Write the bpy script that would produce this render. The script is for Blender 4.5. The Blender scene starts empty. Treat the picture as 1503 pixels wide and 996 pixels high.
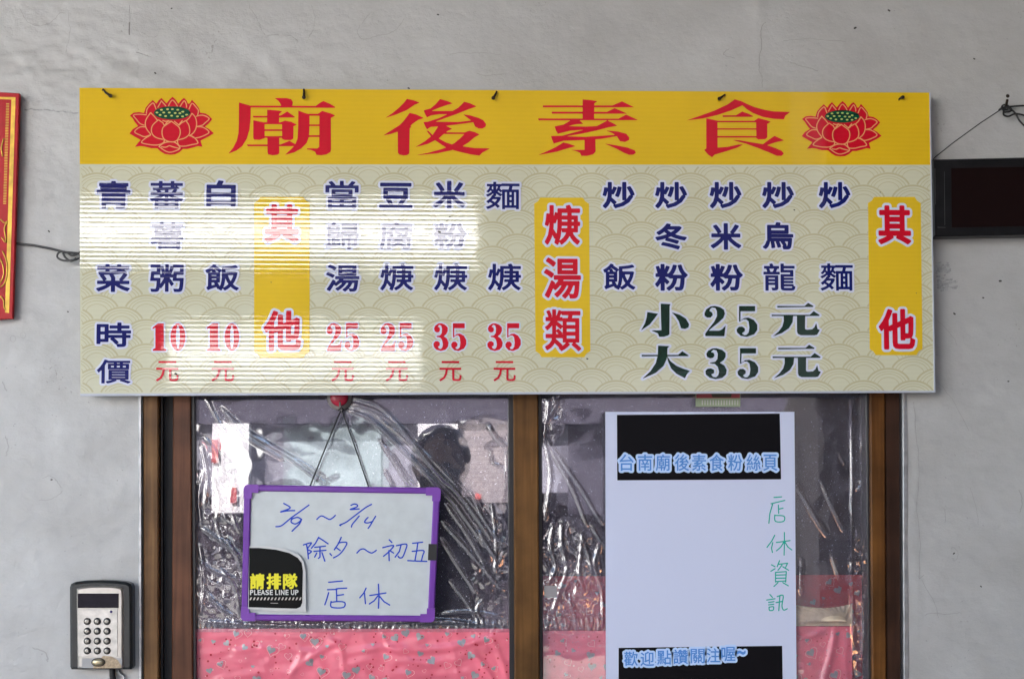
import bpy, math, random
import numpy as np
from mathutils import Vector, Matrix, noise
random.seed(7)
R = math.radians
sc = bpy.context.scene
col = sc.collection

# ------------------------------------------------------------------ camera
W, H = 1503.0, 996.0
CAM = Vector((-0.11, -2.27, 1.42))
FPX = 2063.0
PSI, TH = R(2.2), R(3.0)
FWD = Vector((math.sin(PSI)*math.cos(TH), math.cos(PSI)*math.cos(TH), math.sin(TH)))
RIGHT = Vector((math.cos(PSI), -math.sin(PSI), 0))
UP = RIGHT.cross(FWD)
_v = Vector((0, 0, 1.66)) - CAM
PX0 = W/2 - FPX*_v.dot(RIGHT)/_v.dot(FWD)
PY0 = H/2 + FPX*_v.dot(UP)/_v.dot(FWD)
cam = bpy.data.cameras.new('camera')
cam.sensor_width = 36; cam.lens = 36*FPX/W
cam.shift_x = (W/2-PX0)/W; cam.shift_y = (PY0-H/2)/W
cam.clip_start = 0.02; cam.clip_end = 500
camo = bpy.data.objects.new('camera', cam); col.objects.link(camo)
camo.matrix_world = Matrix((( RIGHT.x, UP.x, -FWD.x, CAM.x), (RIGHT.y, UP.y, -FWD.y, CAM.y), (RIGHT.z, UP.z, -FWD.z, CAM.z), (0,0,0,1)))
sc.camera = camo

# ------------------------------------------------------------------ sky and sun
world = bpy.data.worlds.new('World'); sc.world = world; world.use_nodes = True
nt = world.node_tree; bg = nt.nodes['Background']
sky = nt.nodes.new('ShaderNodeTexSky'); sky.sky_type = 'NISHITA'; sky.sun_disc = False
SUN_TO = Vector((-0.42, 0.62, 0.66)).normalized()
sky.sun_elevation = math.asin(SUN_TO.z); sky.sun_rotation = math.atan2(SUN_TO.x, SUN_TO.y)
sky.air_density = 1.2; sky.dust_density = 2.5
nt.links.new(sky.outputs[0], bg.inputs[0]); bg.inputs[1].default_value = 0.13
sl = bpy.data.lights.new('sun', 'SUN'); sl.energy = 4.6; sl.angle = R(0.5); sl.color = (1, 0.95, 0.88)
so = bpy.data.objects.new('sun', sl); col.objects.link(so)
so.rotation_euler = SUN_TO.to_track_quat('Z', 'Y').to_euler()
so.location = (0, 0, 9)
vs = sc.view_settings
vs.view_transform = 'Standard'; vs.look = 'None'; vs.gamma = 1; vs.use_curve_mapping = False
vs.exposure = 2.9
sc.cycles.use_denoising = True
sc.cycles.max_bounces = 10; sc.cycles.diffuse_bounces = 5; sc.cycles.transparent_max_bounces = 16
sc.cycles.caustics_reflective = False; sc.cycles.caustics_refractive = False
sc.cycles.sample_clamp_indirect = 6

# ------------------------------------------------------------------ pixel -> world on a plane of constant Y
Rn, Un, Fn, Cn = (np.array(v) for v in (RIGHT, UP, FWD, CAM))
def PN(px, py, Y):
    px = np.asarray(px, float); py = np.asarray(py, float)
    px, py = np.broadcast_arrays(px, py)
    d = Fn*FPX + (px-PX0)[..., None]*Rn + (PY0-py)[..., None]*Un
    t = (np.asarray(Y)-Cn[1])/d[..., 1]
    return Cn + d*t[..., None]
def P(px, py, Y=0.0):
    return Vector(PN(px, py, Y).tolist())
def SC(Y): return (Y-CAM.y)/FPX     # metres per photograph pixel on the plane Y

# ------------------------------------------------------------------ objects
def empty(name, loc=(0, 0, 0)):
    o = bpy.data.objects.new(name, None); o.location = loc; o.empty_display_size = .05; col.objects.link(o); return o
def tag(o, label=None, cat=None, group=None, kind=None):
    if label: o['label'] = label
    if cat: o['category'] = cat
    if group: o['group'] = group
    if kind: o['kind'] = kind
    return o
def wloc(o):
    v = Vector((0, 0, 0))
    while o is not None: v = v+o.location; o = o.parent
    return v
def mk(name, V, F, mat, parent=None, smooth=False, loc=None):
    """mesh from world coordinates; its origin sits on loc (or on its parent)"""
    o = bpy.data.objects.new(name, None) if False else None
    V = np.asarray(V, float).reshape(-1, 3)
    base = wloc(parent) if parent is not None else Vector((0, 0, 0))
    org = Vector(loc) if loc is not None else base
    me = bpy.data.meshes.new(name)
    me.from_pydata((V-np.array(org)).tolist(), [], F)
    me.materials.append(mat)
    if smooth: me.polygons.foreach_set('use_smooth', [True]*len(me.polygons))
    me.update()
    o = bpy.data.objects.new(name, me); col.objects.link(o)
    if parent is not None: o.parent = parent
    o.location = org-base
    return o
class MB:
    def __init__(s): s.V = []; s.F = []
    def add(s, V, F):
        n = len(s.V); s.V += [tuple(v) for v in V]; s.F += [tuple(i+n for i in f) for f in F]; return s
    def box(s, a, b):
        (x0, y0, z0), (x1, y1, z1) = a, b
        V = [(x0,y0,z0),(x1,y0,z0),(x1,y1,z0),(x0,y1,z0),(x0,y0,z1),(x1,y0,z1),(x1,y1,z1),(x0,y1,z1)]
        return s.add(V, [(0,3,2,1),(4,5,6,7),(0,1,5,4),(1,2,6,5),(2,3,7,6),(3,0,4,7)])
    def pxprism(s, poly, Y0, Y1, bev=0.0):
        """prism from a pixel outline (clockwise in the picture) between front plane Y0 and back plane Y1, front edge bevelled"""
        n = len(poly); Pf = [P(x, y, Y0) for x, y in poly]
        c = sum(Pf, Vector())/n
        if bev:
            ins = []
            for i in range(n):
                a, b, d = Pf[i-1], Pf[i], Pf[(i+1) % n]
                e1 = (b-a).normalized(); e2 = (d-b).normalized()
                n1 = Vector((e1.z, 0, -e1.x)); n2 = Vector((e2.z, 0, -e2.x))
                if n1.dot(c-b) < 0: n1 = -n1
                if n2.dot(c-b) < 0: n2 = -n2
                m = (n1+n2); m = m.normalized()*(bev/max(.35, m.normalized().dot(n1)))
                ins.append(b+m)
            r0 = ins; r1 = [Vector((p.x, Y0+bev, p.z)) for p in Pf]; r2 = [Vector((p.x, Y1, p.z)) for p in Pf]
            rings = [r0, r1, r2]
        else:
            rings = [Pf, [Vector((p.x, Y1, p.z)) for p in Pf]]
        V = [p for r in rings for p in r]; F = [tuple(range(n-1, -1, -1))]
        for k in range(len(rings)-1):
            for i in range(n):
                j = (i+1) % n
                F.append((k*n+i, k*n+j, (k+1)*n+j, (k+1)*n+i))
        F.append(tuple((len(rings)-1)*n+i for i in range(n)))
        return s.add(V, F)
    def tube(s, pts, r, seg=8, closed=False):
        pts = [Vector(p) for p in pts]; n = len(pts)
        rr = r if isinstance(r, (list, tuple)) else [r]*n
        V = []; up = Vector((0.13, 0.9, 0.2)).normalized()
        for i, p in enumerate(pts):
            t = (pts[(i+1) % n if closed else min(i+1, n-1)]-pts[i-1 if (closed or i > 0) else 0]).normalized()
            u = t.cross(up)
            if u.length < 1e-4: u = t.cross(Vector((1, 0, 0)))
            u.normalize(); w = t.cross(u)
            for k in range(seg):
                a = 2*math.pi*k/seg; V.append(p+(u*math.cos(a)+w*math.sin(a))*rr[i])
        F = []
        for i in range(n if closed else n-1):
            j = (i+1) % n
            for k in range(seg):
                l = (k+1) % seg; F.append((i*seg+k, i*seg+l, j*seg+l, j*seg+k))
        if not closed: F += [tuple(range(seg-1, -1, -1)), tuple((n-1)*seg+k for k in range(seg))]
        return s.add(V, F)
    def lathe(s, c, prof, seg=20, sx=1, sz=1):
        """profile of (radius, y) turned about the Y axis through c"""
        V = []; n = len(prof)
        for (r, y) in prof:
            for k in range(seg):
                a = 2*math.pi*k/seg; V.append((c[0]+r*sx*math.cos(a), c[1]+y, c[2]+r*sz*math.sin(a)))
        F = []
        for i in range(n-1):
            for k in range(seg):
                l = (k+1) % seg; F.append((i*seg+k, (i+1)*seg+k, (i+1)*seg+l, i*seg+l))
        F += [tuple(range(seg)), tuple((n-1)*seg+k for k in range(seg-1, -1, -1))]
        return s.add(V, F)
    def build(s, name, mat, parent=None, smooth=False, loc=None):
        return mk(name, s.V, s.F, mat, parent, smooth, loc)
def smooth_curve(pts, n=6):
    out = []
    for i in range(len(pts)-1):
        p0 = np.array(pts[max(i-1, 0)], float); p1 = np.array(pts[i], float); p2 = np.array(pts[i+1], float); p3 = np.array(pts[min(i+2, len(pts)-1)], float)
        for k in range(n):
            t = k/n
            out.append(tuple(.5*((2*p1)+(p2-p0)*t+(2*p0-5*p1+4*p2-p3)*t*t+(3*p1-p0-3*p2+p3)*t**3)))
    out.append(tuple(pts[-1])); return out

# ------------------------------------------------------------------ materials
def srgb(r, g, b):
    f = lambda c: (c/255/12.92) if c/255 <= .04045 else ((c/255+.055)/1.055)**2.4
    return (f(r), f(g), f(b))
def newmat(name):
    m = bpy.data.materials.new(name); m.use_nodes = True
    t = m.node_tree; return m, t, t.nodes['Principled BSDF']
def N(t, typ, **kw):
    n = t.nodes.new(typ)
    for k, v in kw.items(): setattr(n, k, v)
    return n
def simple(name, c, rough=.5, metal=0, spec=.5, var=0.0, scale=30, bump=0, bscale=80, coat=0):
    m, t, b = newmat(name)
    b.inputs['Roughness'].default_value = rough; b.inputs['Metallic'].default_value = metal
    b.inputs['Specular IOR Level'].default_value = spec; b.inputs['Coat Weight'].default_value = coat
    b.inputs['Base Color'].default_value = (*c, 1)
    tc = N(t, 'ShaderNodeTexCoord')
    if var:
        no = N(t, 'ShaderNodeTexNoise'); no.inputs['Scale'].default_value = scale; no.inputs['Detail'].default_value = 5
        t.links.new(tc.outputs['Object'], no.inputs['Vector'])
        mr = N(t, 'ShaderNodeMapRange'); mr.inputs[1].default_value = .3; mr.inputs[2].default_value = .7
        mr.inputs[3].default_value = 1-var; mr.inputs[4].default_value = 1+var
        t.links.new(no.outputs['Fac'], mr.inputs[0])
        mx = N(t, 'ShaderNodeVectorMath', operation='SCALE'); mx.inputs[0].default_value = c
        t.links.new(mr.outputs[0], mx.inputs['Scale']); t.links.new(mx.outputs[0], b.inputs['Base Color'])
    if bump:
        no = N(t, 'ShaderNodeTexNoise'); no.inputs['Scale'].default_value = bscale; no.inputs['Detail'].default_value = 6
        t.links.new(tc.outputs['Object'], no.inputs['Vector'])
        bp = N(t, 'ShaderNodeBump'); bp.inputs['Strength'].default_value = 1; bp.inputs['Distance'].default_value = bump
        t.links.new(no.outputs['Fac'], bp.inputs['Height']); t.links.new(bp.outputs[0], b.inputs['Normal'])
    return m

# the fluted plastic of the sign: the flutes tilt the surface up and down, the same in every ink layer
RIB = 0.00727
def fluted(name, c, rough=.04, ior=1.9, var=.04):
    m, t, b = newmat(name)
    g = N(t, 'ShaderNodeNewGeometry'); sp = N(t, 'ShaderNodeSeparateXYZ'); t.links.new(g.outputs['Position'], sp.inputs[0])
    no = N(t, 'ShaderNodeTexNoise'); no.inputs['Scale'].default_value = 9; no.inputs['Detail'].default_value = 3
    t.links.new(g.outputs['Position'], no.inputs['Vector'])
    s = N(t, 'ShaderNodeMath', operation='MULTIPLY'); s.inputs[1].default_value = 2*math.pi/RIB; t.links.new(sp.outputs['Z'], s.inputs[0])
    sn = N(t, 'ShaderNodeMath', operation='SINE'); t.links.new(s.outputs[0], sn.inputs[0])
    am = N(t, 'ShaderNodeMath', operation='MULTIPLY'); am.inputs[1].default_value = 0.0085; t.links.new(sn.outputs[0], am.inputs[0])
    # slow waviness of the sheet and small dents
    n2 = N(t, 'ShaderNodeTexNoise'); n2.inputs['Scale'].default_value = 60; n2.inputs['Detail'].default_value = 3
    t.links.new(g.outputs['Position'], n2.inputs['Vector'])
    n2.inputs['Roughness'].default_value = .6
    c2 = N(t, 'ShaderNodeVectorMath', operation='SUBTRACT'); c2.inputs[1].default_value = (.5, .5, .5); t.links.new(n2.outputs['Color'], c2.inputs[0])
    s2 = N(t, 'ShaderNodeVectorMath', operation='SCALE'); s2.inputs['Scale'].default_value = .010; t.links.new(c2.outputs[0], s2.inputs[0])
    cb = N(t, 'ShaderNodeCombineXYZ'); t.links.new(am.outputs[0], cb.inputs['Z'])
    a1 = N(t, 'ShaderNodeVectorMath', operation='ADD'); t.links.new(g.outputs['Normal'], a1.inputs[0]); t.links.new(cb.outputs[0], a1.inputs[1])
    a2 = N(t, 'ShaderNodeVectorMath', operation='ADD'); t.links.new(a1.outputs[0], a2.inputs[0]); t.links.new(s2.outputs[0], a2.inputs[1])
    nm = N(t, 'ShaderNodeVectorMath', operation='NORMALIZE'); t.links.new(a2.outputs[0], nm.inputs[0])
    t.links.new(nm.outputs[0], b.inputs['Normal'])
    mr = N(t, 'ShaderNodeMapRange'); mr.inputs[1].default_value = .3; mr.inputs[2].default_value = .7; mr.inputs[3].default_value = 1-var; mr.inputs[4].default_value = 1+var
    t.links.new(no.outputs['Fac'], mr.inputs[0])
    # faint darker line between flutes
    s3 = N(t, 'ShaderNodeMath', operation='MULTIPLY_ADD'); s3.inputs[1].default_value = .012; t.links.new(sn.outputs[0], s3.inputs[0]); t.links.new(mr.outputs[0], s3.inputs[2])
    mx = N(t, 'ShaderNodeVectorMath', operation='SCALE'); mx.inputs[0].default_value = c
    t.links.new(s3.outputs[0], mx.inputs['Scale']); t.links.new(mx.outputs[0], b.inputs['Base Color'])
    b.inputs['Roughness'].default_value = rough; b.inputs['IOR'].default_value = ior
    return m

def wall_mat():
    m, t, b = newmat('old_white_paint')
    g = N(t, 'ShaderNodeNewGeometry')
    mp = N(t, 'ShaderNodeMapping'); mp.inputs['Scale'].default_value = (1, 1, 1.35); t.links.new(g.outputs['Position'], mp.inputs[0])
    n1 = N(t, 'ShaderNodeTexNoise'); n1.inputs['Scale'].default_value = 5; n1.inputs['Detail'].default_value = 8; n1.inputs['Roughness'].default_value = .62; t.links.new(mp.outputs[0], n1.inputs['Vector'])
    r1 = N(t, 'ShaderNodeValToRGB'); r1.color_ramp.elements[0].position = .28; r1.color_ramp.elements[1].position = .72
    r1.color_ramp.elements[0].color = (.385, .378, .362, 1); r1.color_ramp.elements[1].color = (.49, .492, .482, 1)
    t.links.new(n1.outputs['Fac'], r1.inputs[0])
    # scattered dirt specks
    n2 = N(t, 'ShaderNodeTexNoise'); n2.inputs['Scale'].default_value = 46; n2.inputs['Detail'].default_value = 4; t.links.new(g.outputs['Position'], n2.inputs['Vector'])
    r2 = N(t, 'ShaderNodeValToRGB'); r2.color_ramp.elements[0].position = .70; r2.color_ramp.elements[1].position = .80
    r2.color_ramp.elements[0].color = (0, 0, 0, 1); r2.color_ramp.elements[1].color = (.45, .45, .45, 1)
    t.links.new(n2.outputs['Fac'], r2.inputs[0])
    mx = N(t, 'ShaderNodeMix', data_type='RGBA'); t.links.new(r2.outputs[0], mx.inputs[0]); t.links.new(r1.outputs[0], mx.inputs[6]); mx.inputs[7].default_value = (.3, .28, .25, 1)
    # tiny dark pits and rubbed-through flecks
    n5 = N(t, 'ShaderNodeTexNoise'); n5.inputs['Scale'].default_value = 210; n5.inputs['Detail'].default_value = 3; t.links.new(g.outputs['Position'], n5.inputs['Vector'])
    n6 = N(t, 'ShaderNodeTexNoise'); n6.inputs['Scale'].default_value = 9; n6.inputs['Detail'].default_value = 3; t.links.new(g.outputs['Position'], n6.inputs['Vector'])
    q5 = N(t, 'ShaderNodeMath', operation='MULTIPLY'); t.links.new(n5.outputs['Fac'], q5.inputs[0]); t.links.new(n6.outputs['Fac'], q5.inputs[1])
    r5 = N(t, 'ShaderNodeValToRGB'); r5.color_ramp.elements[0].position = .40; r5.color_ramp.elements[1].position = .46
    r5.color_ramp.elements[0].color = (0, 0, 0, 1); r5.color_ramp.elements[1].color = (.6, .6, .6, 1); t.links.new(q5.outputs[0], r5.inputs[0])
    m5 = N(t, 'ShaderNodeMix', data_type='RGBA'); t.links.new(r5.outputs[0], m5.inputs[0]); t.links.new(mx.outputs[2], m5.inputs[6]); m5.inputs[7].default_value = (.22, .20, .18, 1)
    mx = m5
    # cloudy grey smears
    n4 = N(t, 'ShaderNodeTexNoise'); n4.inputs['Scale'].default_value = 13; n4.inputs['Detail'].default_value = 7; n4.inputs['Distortion'].default_value = 1.2; t.links.new(mp.outputs[0], n4.inputs['Vector'])
    r4 = N(t, 'ShaderNodeValToRGB'); r4.color_ramp.elements[0].position = .58; r4.color_ramp.elements[1].position = .78
    r4.color_ramp.elements[0].color = (0, 0, 0, 1); r4.color_ramp.elements[1].color = (.4, .4, .4, 1); t.links.new(n4.outputs['Fac'], r4.inputs[0])
    m2 = N(t, 'ShaderNodeMix', data_type='RGBA'); t.links.new(r4.outputs[0], m2.inputs[0]); t.links.new(mx.outputs[2], m2.inputs[6]); m2.inputs[7].default_value = (.40, .385, .36, 1)
    t.links.new(m2.outputs[2], b.inputs['Base Color'])
    b.inputs['Roughness'].default_value = .38
    n3 = N(t, 'ShaderNodeTexNoise'); n3.inputs['Scale'].default_value = 70; n3.inputs['Detail'].default_value = 9; n3.inputs['Roughness'].default_value = .68; t.links.new(mp.outputs[0], n3.inputs['Vector'])
    bp = N(t, 'ShaderNodeBump'); bp.inputs['Distance'].default_value = .0014; bp.inputs['Strength'].default_value = .8
    t.links.new(n3.outputs['Fac'], bp.inputs['Height']); t.links.new(bp.outputs[0], b.inputs['Normal'])
    return m
def wood_mat(name, dark, light, rough=.42):
    m, t, b = newmat(name)
    g = N(t, 'ShaderNodeNewGeometry')
    mp = N(t, 'ShaderNodeMapping'); mp.inputs['Scale'].default_value = (90, 90, 4); t.links.new(g.outputs['Position'], mp.inputs[0])
    n1 = N(t, 'ShaderNodeTexNoise'); n1.inputs['Scale'].default_value = 1; n1.inputs['Detail'].default_value = 6; n1.inputs['Distortion'].default_value = .6; t.links.new(mp.outputs[0], n1.inputs['Vector'])
    r = N(t, 'ShaderNodeValToRGB'); r.color_ramp.elements[0].position = .3; r.color_ramp.elements[1].position = .7
    r.color_ramp.elements[0].color = (*dark, 1); r.color_ramp.elements[1].color = (*light, 1); t.links.new(n1.outputs['Fac'], r.inputs[0])
    n2 = N(t, 'ShaderNodeTexNoise'); n2.inputs['Scale'].default_value = 14; n2.inputs['Detail'].default_value = 5; t.links.new(g.outputs['Position'], n2.inputs['Vector'])
    mr = N(t, 'ShaderNodeMapRange'); mr.inputs[1].default_value = .3; mr.inputs[2].default_value = .7; mr.inputs[3].default_value = .62; mr.inputs[4].default_value = 1.3; t.links.new(n2.outputs['Fac'], mr.inputs[0])
    mx = N(t, 'ShaderNodeVectorMath', operation='SCALE'); t.links.new(r.outputs[0], mx.inputs[0]); t.links.new(mr.outputs[0], mx.inputs['Scale'])
    t.links.new(mx.outputs[0], b.inputs['Base Color']); b.inputs['Roughness'].default_value = rough; b.inputs['Specular IOR Level'].default_value = .22
    bp = N(t, 'ShaderNodeBump'); bp.inputs['Distance'].default_value = .0006; bp.inputs['Strength'].default_value = .6
    t.links.new(n1.outputs['Fac'], bp.inputs['Height']); t.links.new(bp.outputs[0], b.inputs['Normal'])
    return m
def clear_film(name, fres=1.5, dust_haze=.05, boost=.05, haze_tint=(.6, .58, .62), rough=.02):
    """thin clear sheet: lets light through, mirrors at its surface, carries dusty specks and a painted lilac haze"""
    m, t, b = newmat(name); t.nodes.remove(b)
    out = t.nodes['Material Output']
    tr = N(t, 'ShaderNodeBsdfTransparent'); tr.inputs[0].default_value = (.94, .93, .95, 1) if dust_haze else (.98, .98, .98, 1)
    gl = N(t, 'ShaderNodeBsdfGlossy'); gl.inputs['Roughness'].default_value = rough; gl.inputs[0].default_value = (1, 1, 1, 1)
    df = N(t, 'ShaderNodeBsdfDiffuse'); df.inputs[0].default_value = (*haze_tint, 1)  # diffuse layer paints the lilac haze as well as dusty film
    g = N(t, 'ShaderNodeNewGeometry')
    dt = N(t, 'ShaderNodeVectorMath', operation='DOT_PRODUCT'); t.links.new(g.outputs['Normal'], dt.inputs[0]); t.links.new(g.outputs['Incoming'], dt.inputs[1])
    ab = N(t, 'ShaderNodeMath', operation='ABSOLUTE'); t.links.new(dt.outputs['Value'], ab.inputs[0])
    om = N(t, 'ShaderNodeMath', operation='SUBTRACT'); om.use_clamp = True; om.inputs[0].default_value = 1; t.links.new(ab.outputs[0], om.inputs[1])
    p5 = N(t, 'ShaderNodeMath', operation='POWER'); p5.inputs[1].default_value = 5; t.links.new(om.outputs[0], p5.inputs[0])
    f0 = ((fres-1)/(fres+1))**2
    ad = N(t, 'ShaderNodeMath', operation='MULTIPLY_ADD'); ad.use_clamp = True; ad.inputs[1].default_value = .8; ad.inputs[2].default_value = f0+boost; t.links.new(p5.outputs[0], ad.inputs[0])
    no = N(t, 'ShaderNodeTexNoise'); no.inputs['Scale'].default_value = 70; no.inputs['Detail'].default_value = 8; no.inputs['Roughness'].default_value = .7; t.links.new(g.outputs['Position'], no.inputs['Vector'])
    mr = N(t, 'ShaderNodeMapRange'); mr.inputs[1].default_value = .4; mr.inputs[2].default_value = .75; mr.inputs[3].default_value = dust_haze*.5; mr.inputs[4].default_value = dust_haze*2.2; t.links.new(no.outputs['Fac'], mr.inputs[0])
    vo = N(t, 'ShaderNodeTexVoronoi'); vo.inputs['Scale'].default_value = 130; t.links.new(g.outputs['Position'], vo.inputs['Vector'])
    vl = N(t, 'ShaderNodeMath', operation='LESS_THAN'); vl.inputs[1].default_value = .085; t.links.new(vo.outputs['Distance'], vl.inputs[0])
    vm = N(t, 'ShaderNodeMath', operation='MULTIPLY_ADD'); vm.use_clamp = True; vm.inputs[1].default_value = .45 if dust_haze else 0; t.links.new(vl.outputs[0], vm.inputs[0]); t.links.new(mr.outputs[0], vm.inputs[2])
    mr = vm
    m1 = N(t, 'ShaderNodeMixShader'); t.links.new(mr.outputs[0], m1.inputs[0]); t.links.new(tr.outputs[0], m1.inputs[1]); t.links.new(df.outputs[0], m1.inputs[2])
    m2 = N(t, 'ShaderNodeMixShader'); t.links.new(ad.outputs[0], m2.inputs[0]); t.links.new(m1.outputs[0], m2.inputs[1]); t.links.new(gl.outputs[0], m2.inputs[2])
    t.links.new(m2.outputs[0], out.inputs[0])
    return m
M = {}
M['wall'] = wall_mat()
M['crack'] = simple('crack_shadow', (.22, .21, .20), .9)
M['crack_soft'] = simple('crack_faint', (.36, .352, .338), .7)
M['spot'] = simple('dirt_spot', (.05, .045, .04), .8)
M['smudge'] = simple('grey_smudge', (.33, .33, .325), .6, var=.25, scale=200)
M['cream'] = fluted('sign_cream', srgb(211, 210, 183))
M['tan'] = fluted('sign_tan_line', srgb(194, 188, 153))
M['yellow'] = fluted('sign_yellow', (.76, .49, .016))
M['yellow2'] = fluted('sign_panel_yellow', (.78, .52, .025))
M['red'] = fluted('sign_red', (.62, .007, .025))
M['halo'] = fluted('sign_white_halo', srgb(214, 218, 236))
M['navy'] = fluted('sign_navy', (.008, .013, .13))
M['green'] = fluted('sign_dark_green', (.003, .03, .02))
M['peach'] = fluted('sign_peach_line', (.80, .36, .15))
M['podgreen'] = fluted('sign_pod_green', (.003, .07, .035))
M['seed'] = fluted('sign_seed', (.60, .62, .18))
M['edge'] = simple('sign_edge_plastic', (.45, .48, .55), .35)
M['nail'] = simple('rusty_nail', (.035, .022, .015), .55, metal=.6, var=.4, scale=400)
M['blackcord'] = simple('black_cord', (.008, .008, .009), .7)
M['wire'] = simple('dark_wire', (.05, .05, .05), .5)
M['woodA'] = wood_mat('jamb_wood_light', (.10, .045, .016), (.20, .105, .040))
M['woodB'] = wood_mat('stile_wood_red', (.075, .028, .014), (.135, .055, .028))
M['woodC'] = wood_mat('centre_wood', (.10, .044, .011), (.165, .078, .022))
M['woodD'] = wood_mat('right_wood_orange', (.085, .030, .006), (.14, .058, .014))
M['woodE'] = wood_mat('right_wood_dark', (.03, .013, .008), (.055, .025, .014))
M['darkgap'] = simple('dark_channel', (.012, .011, .011), .6)
M['gasket'] = simple('black_gasket', (.015, .015, .018), .35)
M['alu'] = simple('aluminium_strip', (.42, .43, .44), .4, metal=.7, var=.2, scale=60)
M['purple'] = simple('purple_plastic', (.155, .035, .33), .3)
M['purple2'] = simple('purple_plastic_corner', (.19, .05, .37), .3)
M['wboard'] = simple('whiteboard_face', (.56, .60, .60), .22, var=.05, scale=45, bump=.00004, bscale=300)
M['blueink'] = simple('blue_marker', (.015, .06, .50), .5, spec=.2)
M['greenink'] = simple('green_marker', (.01, .40, .31), .5, spec=.2)
M['paper'] = simple('poster_paper', (.61, .65, .81), .5, spec=.06)
M['pblack'] = simple('poster_black', (.006, .0055, .007), .45, spec=.08)
M['pblue'] = simple('poster_blue', (.10, .27, .66), .5, spec=.06)
M['phalo'] = simple('poster_pale_blue', (.50, .66, .92), .5, spec=.06)
M['stickerblack'] = simple('sticker_black', (.004, .005, .005), .4, spec=.12)
M['stickerwhite'] = simple('sticker_white', (.60, .60, .58), .4)
M['stickeryellow'] = simple('sticker_yellow', (.80, .72, .01), .4)
M['tape'] = simple('black_tape', (.01, .01, .01), .5)
M['pink'] = simple('pink_plastic', (.84, .17, .235), .2, var=.14, scale=14, spec=.6)
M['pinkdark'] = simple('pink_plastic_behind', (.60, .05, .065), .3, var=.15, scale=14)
M['heart'] = simple('silver_heart', (.34, .33, .34), .35, metal=.2)
M['heartline'] = simple('pale_heart', (.85, .38, .38), .3)
M['dot'] = simple('red_dot', (.50, .012, .03), .3)
M['beige'] = simple('beige_fabric', (.62, .50, .36), .55, var=.15, scale=60)
M['redboard'] = simple('red_paper', (.42, .006, .010), .4, var=.15, scale=30, spec=.25)
M['gold'] = simple('gold_foil', (.56, .33, .035), .35, metal=.35, var=.3, scale=60)
M['black'] = simple('black_casing', (.008, .008, .009), .4, spec=.22, var=.3, scale=60)
M['ledpanel'] = simple('dark_red_panel', (.008, .0025, .0025), .5, spec=.1)
M['silver'] = simple('silver_plate', (.46, .44, .41), .34, metal=.85, var=.12, scale=60)
M['casing'] = simple('dark_metal_casing', (.022, .026, .027), .25, metal=.15, spec=.6)
M['button'] = simple('steel_button', (.25, .24, .22), .28, metal=.9)
M['buttonring'] = simple('button_ring', (.06, .055, .05), .4, metal=.4)
M['brass'] = simple('worn_brass', (.42, .35, .22), .3, metal=.8)
M['display'] = simple('display_window', (.01, .01, .015), .08)
M['label'] = simple('paper_label', (.34, .335, .33), .5)
M['stain'] = simple('brown_stain', (.20, .11, .045), .6, var=.3, scale=200)
M['film'] = clear_film('clear_film', dust_haze=.085, boost=.085, haze_tint=(.55, .53, .66))
M['glass'] = clear_film('window_glass', dust_haze=.03, boost=.06, haze_tint=(.5, .48, .60), rough=0)
M['sleeve'] = clear_film('clear_sleeve', dust_haze=0, boost=0, fres=1.35)
M['suction'] = simple('grey_suction_cup', (.25, .23, .22), .2)
M['redplastic'] = simple('red_plastic', (.45, .02, .05), .25)
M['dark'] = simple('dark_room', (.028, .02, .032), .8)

# ------------------------------------------------------------------ flat print from outlines
def field(groups, caps, x0, y0, nx, ny, st):
    """signed distance (px, negative inside) on a grid; groups: lists of contours (even-odd), caps: (polyline, half width)"""
    X, Y = np.meshgrid(x0+np.arange(nx)*st, y0+np.arange(ny)*st)
    D = np.full(X.shape, 1e9)
    def segd(A, B):
        best = np.full(X.shape, 1e9)
        for (ax, ay), (bx, by) in zip(A, B):
            dx, dy = bx-ax, by-ay; L = dx*dx+dy*dy
            if L < 1e-12: t = 0
            else: t = np.clip(((X-ax)*dx+(Y-ay)*dy)/L, 0, 1)
            best = np.minimum(best, (X-ax-t*dx)**2+(Y-ay-t*dy)**2)
        return np.sqrt(best)
    for g in groups:
        A = []; B = []
        for c in g:
            A += list(c); B += list(c[1:])+[c[0]]
        d = segd(A, B); ins = np.zeros(X.shape, bool)
        for (ax, ay), (bx, by) in zip(A, B):
            if ay == by: continue
            cr = ((ay > Y) != (by > Y)) & (X < (bx-ax)*(Y-ay)/(by-ay)+ax)
            ins ^= cr
        D = np.minimum(D, np.where(ins, -d, d))
    for pl, hw in caps:
        D = np.minimum(D, segd(pl[:-1], pl[1:])-hw)
    return D
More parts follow.
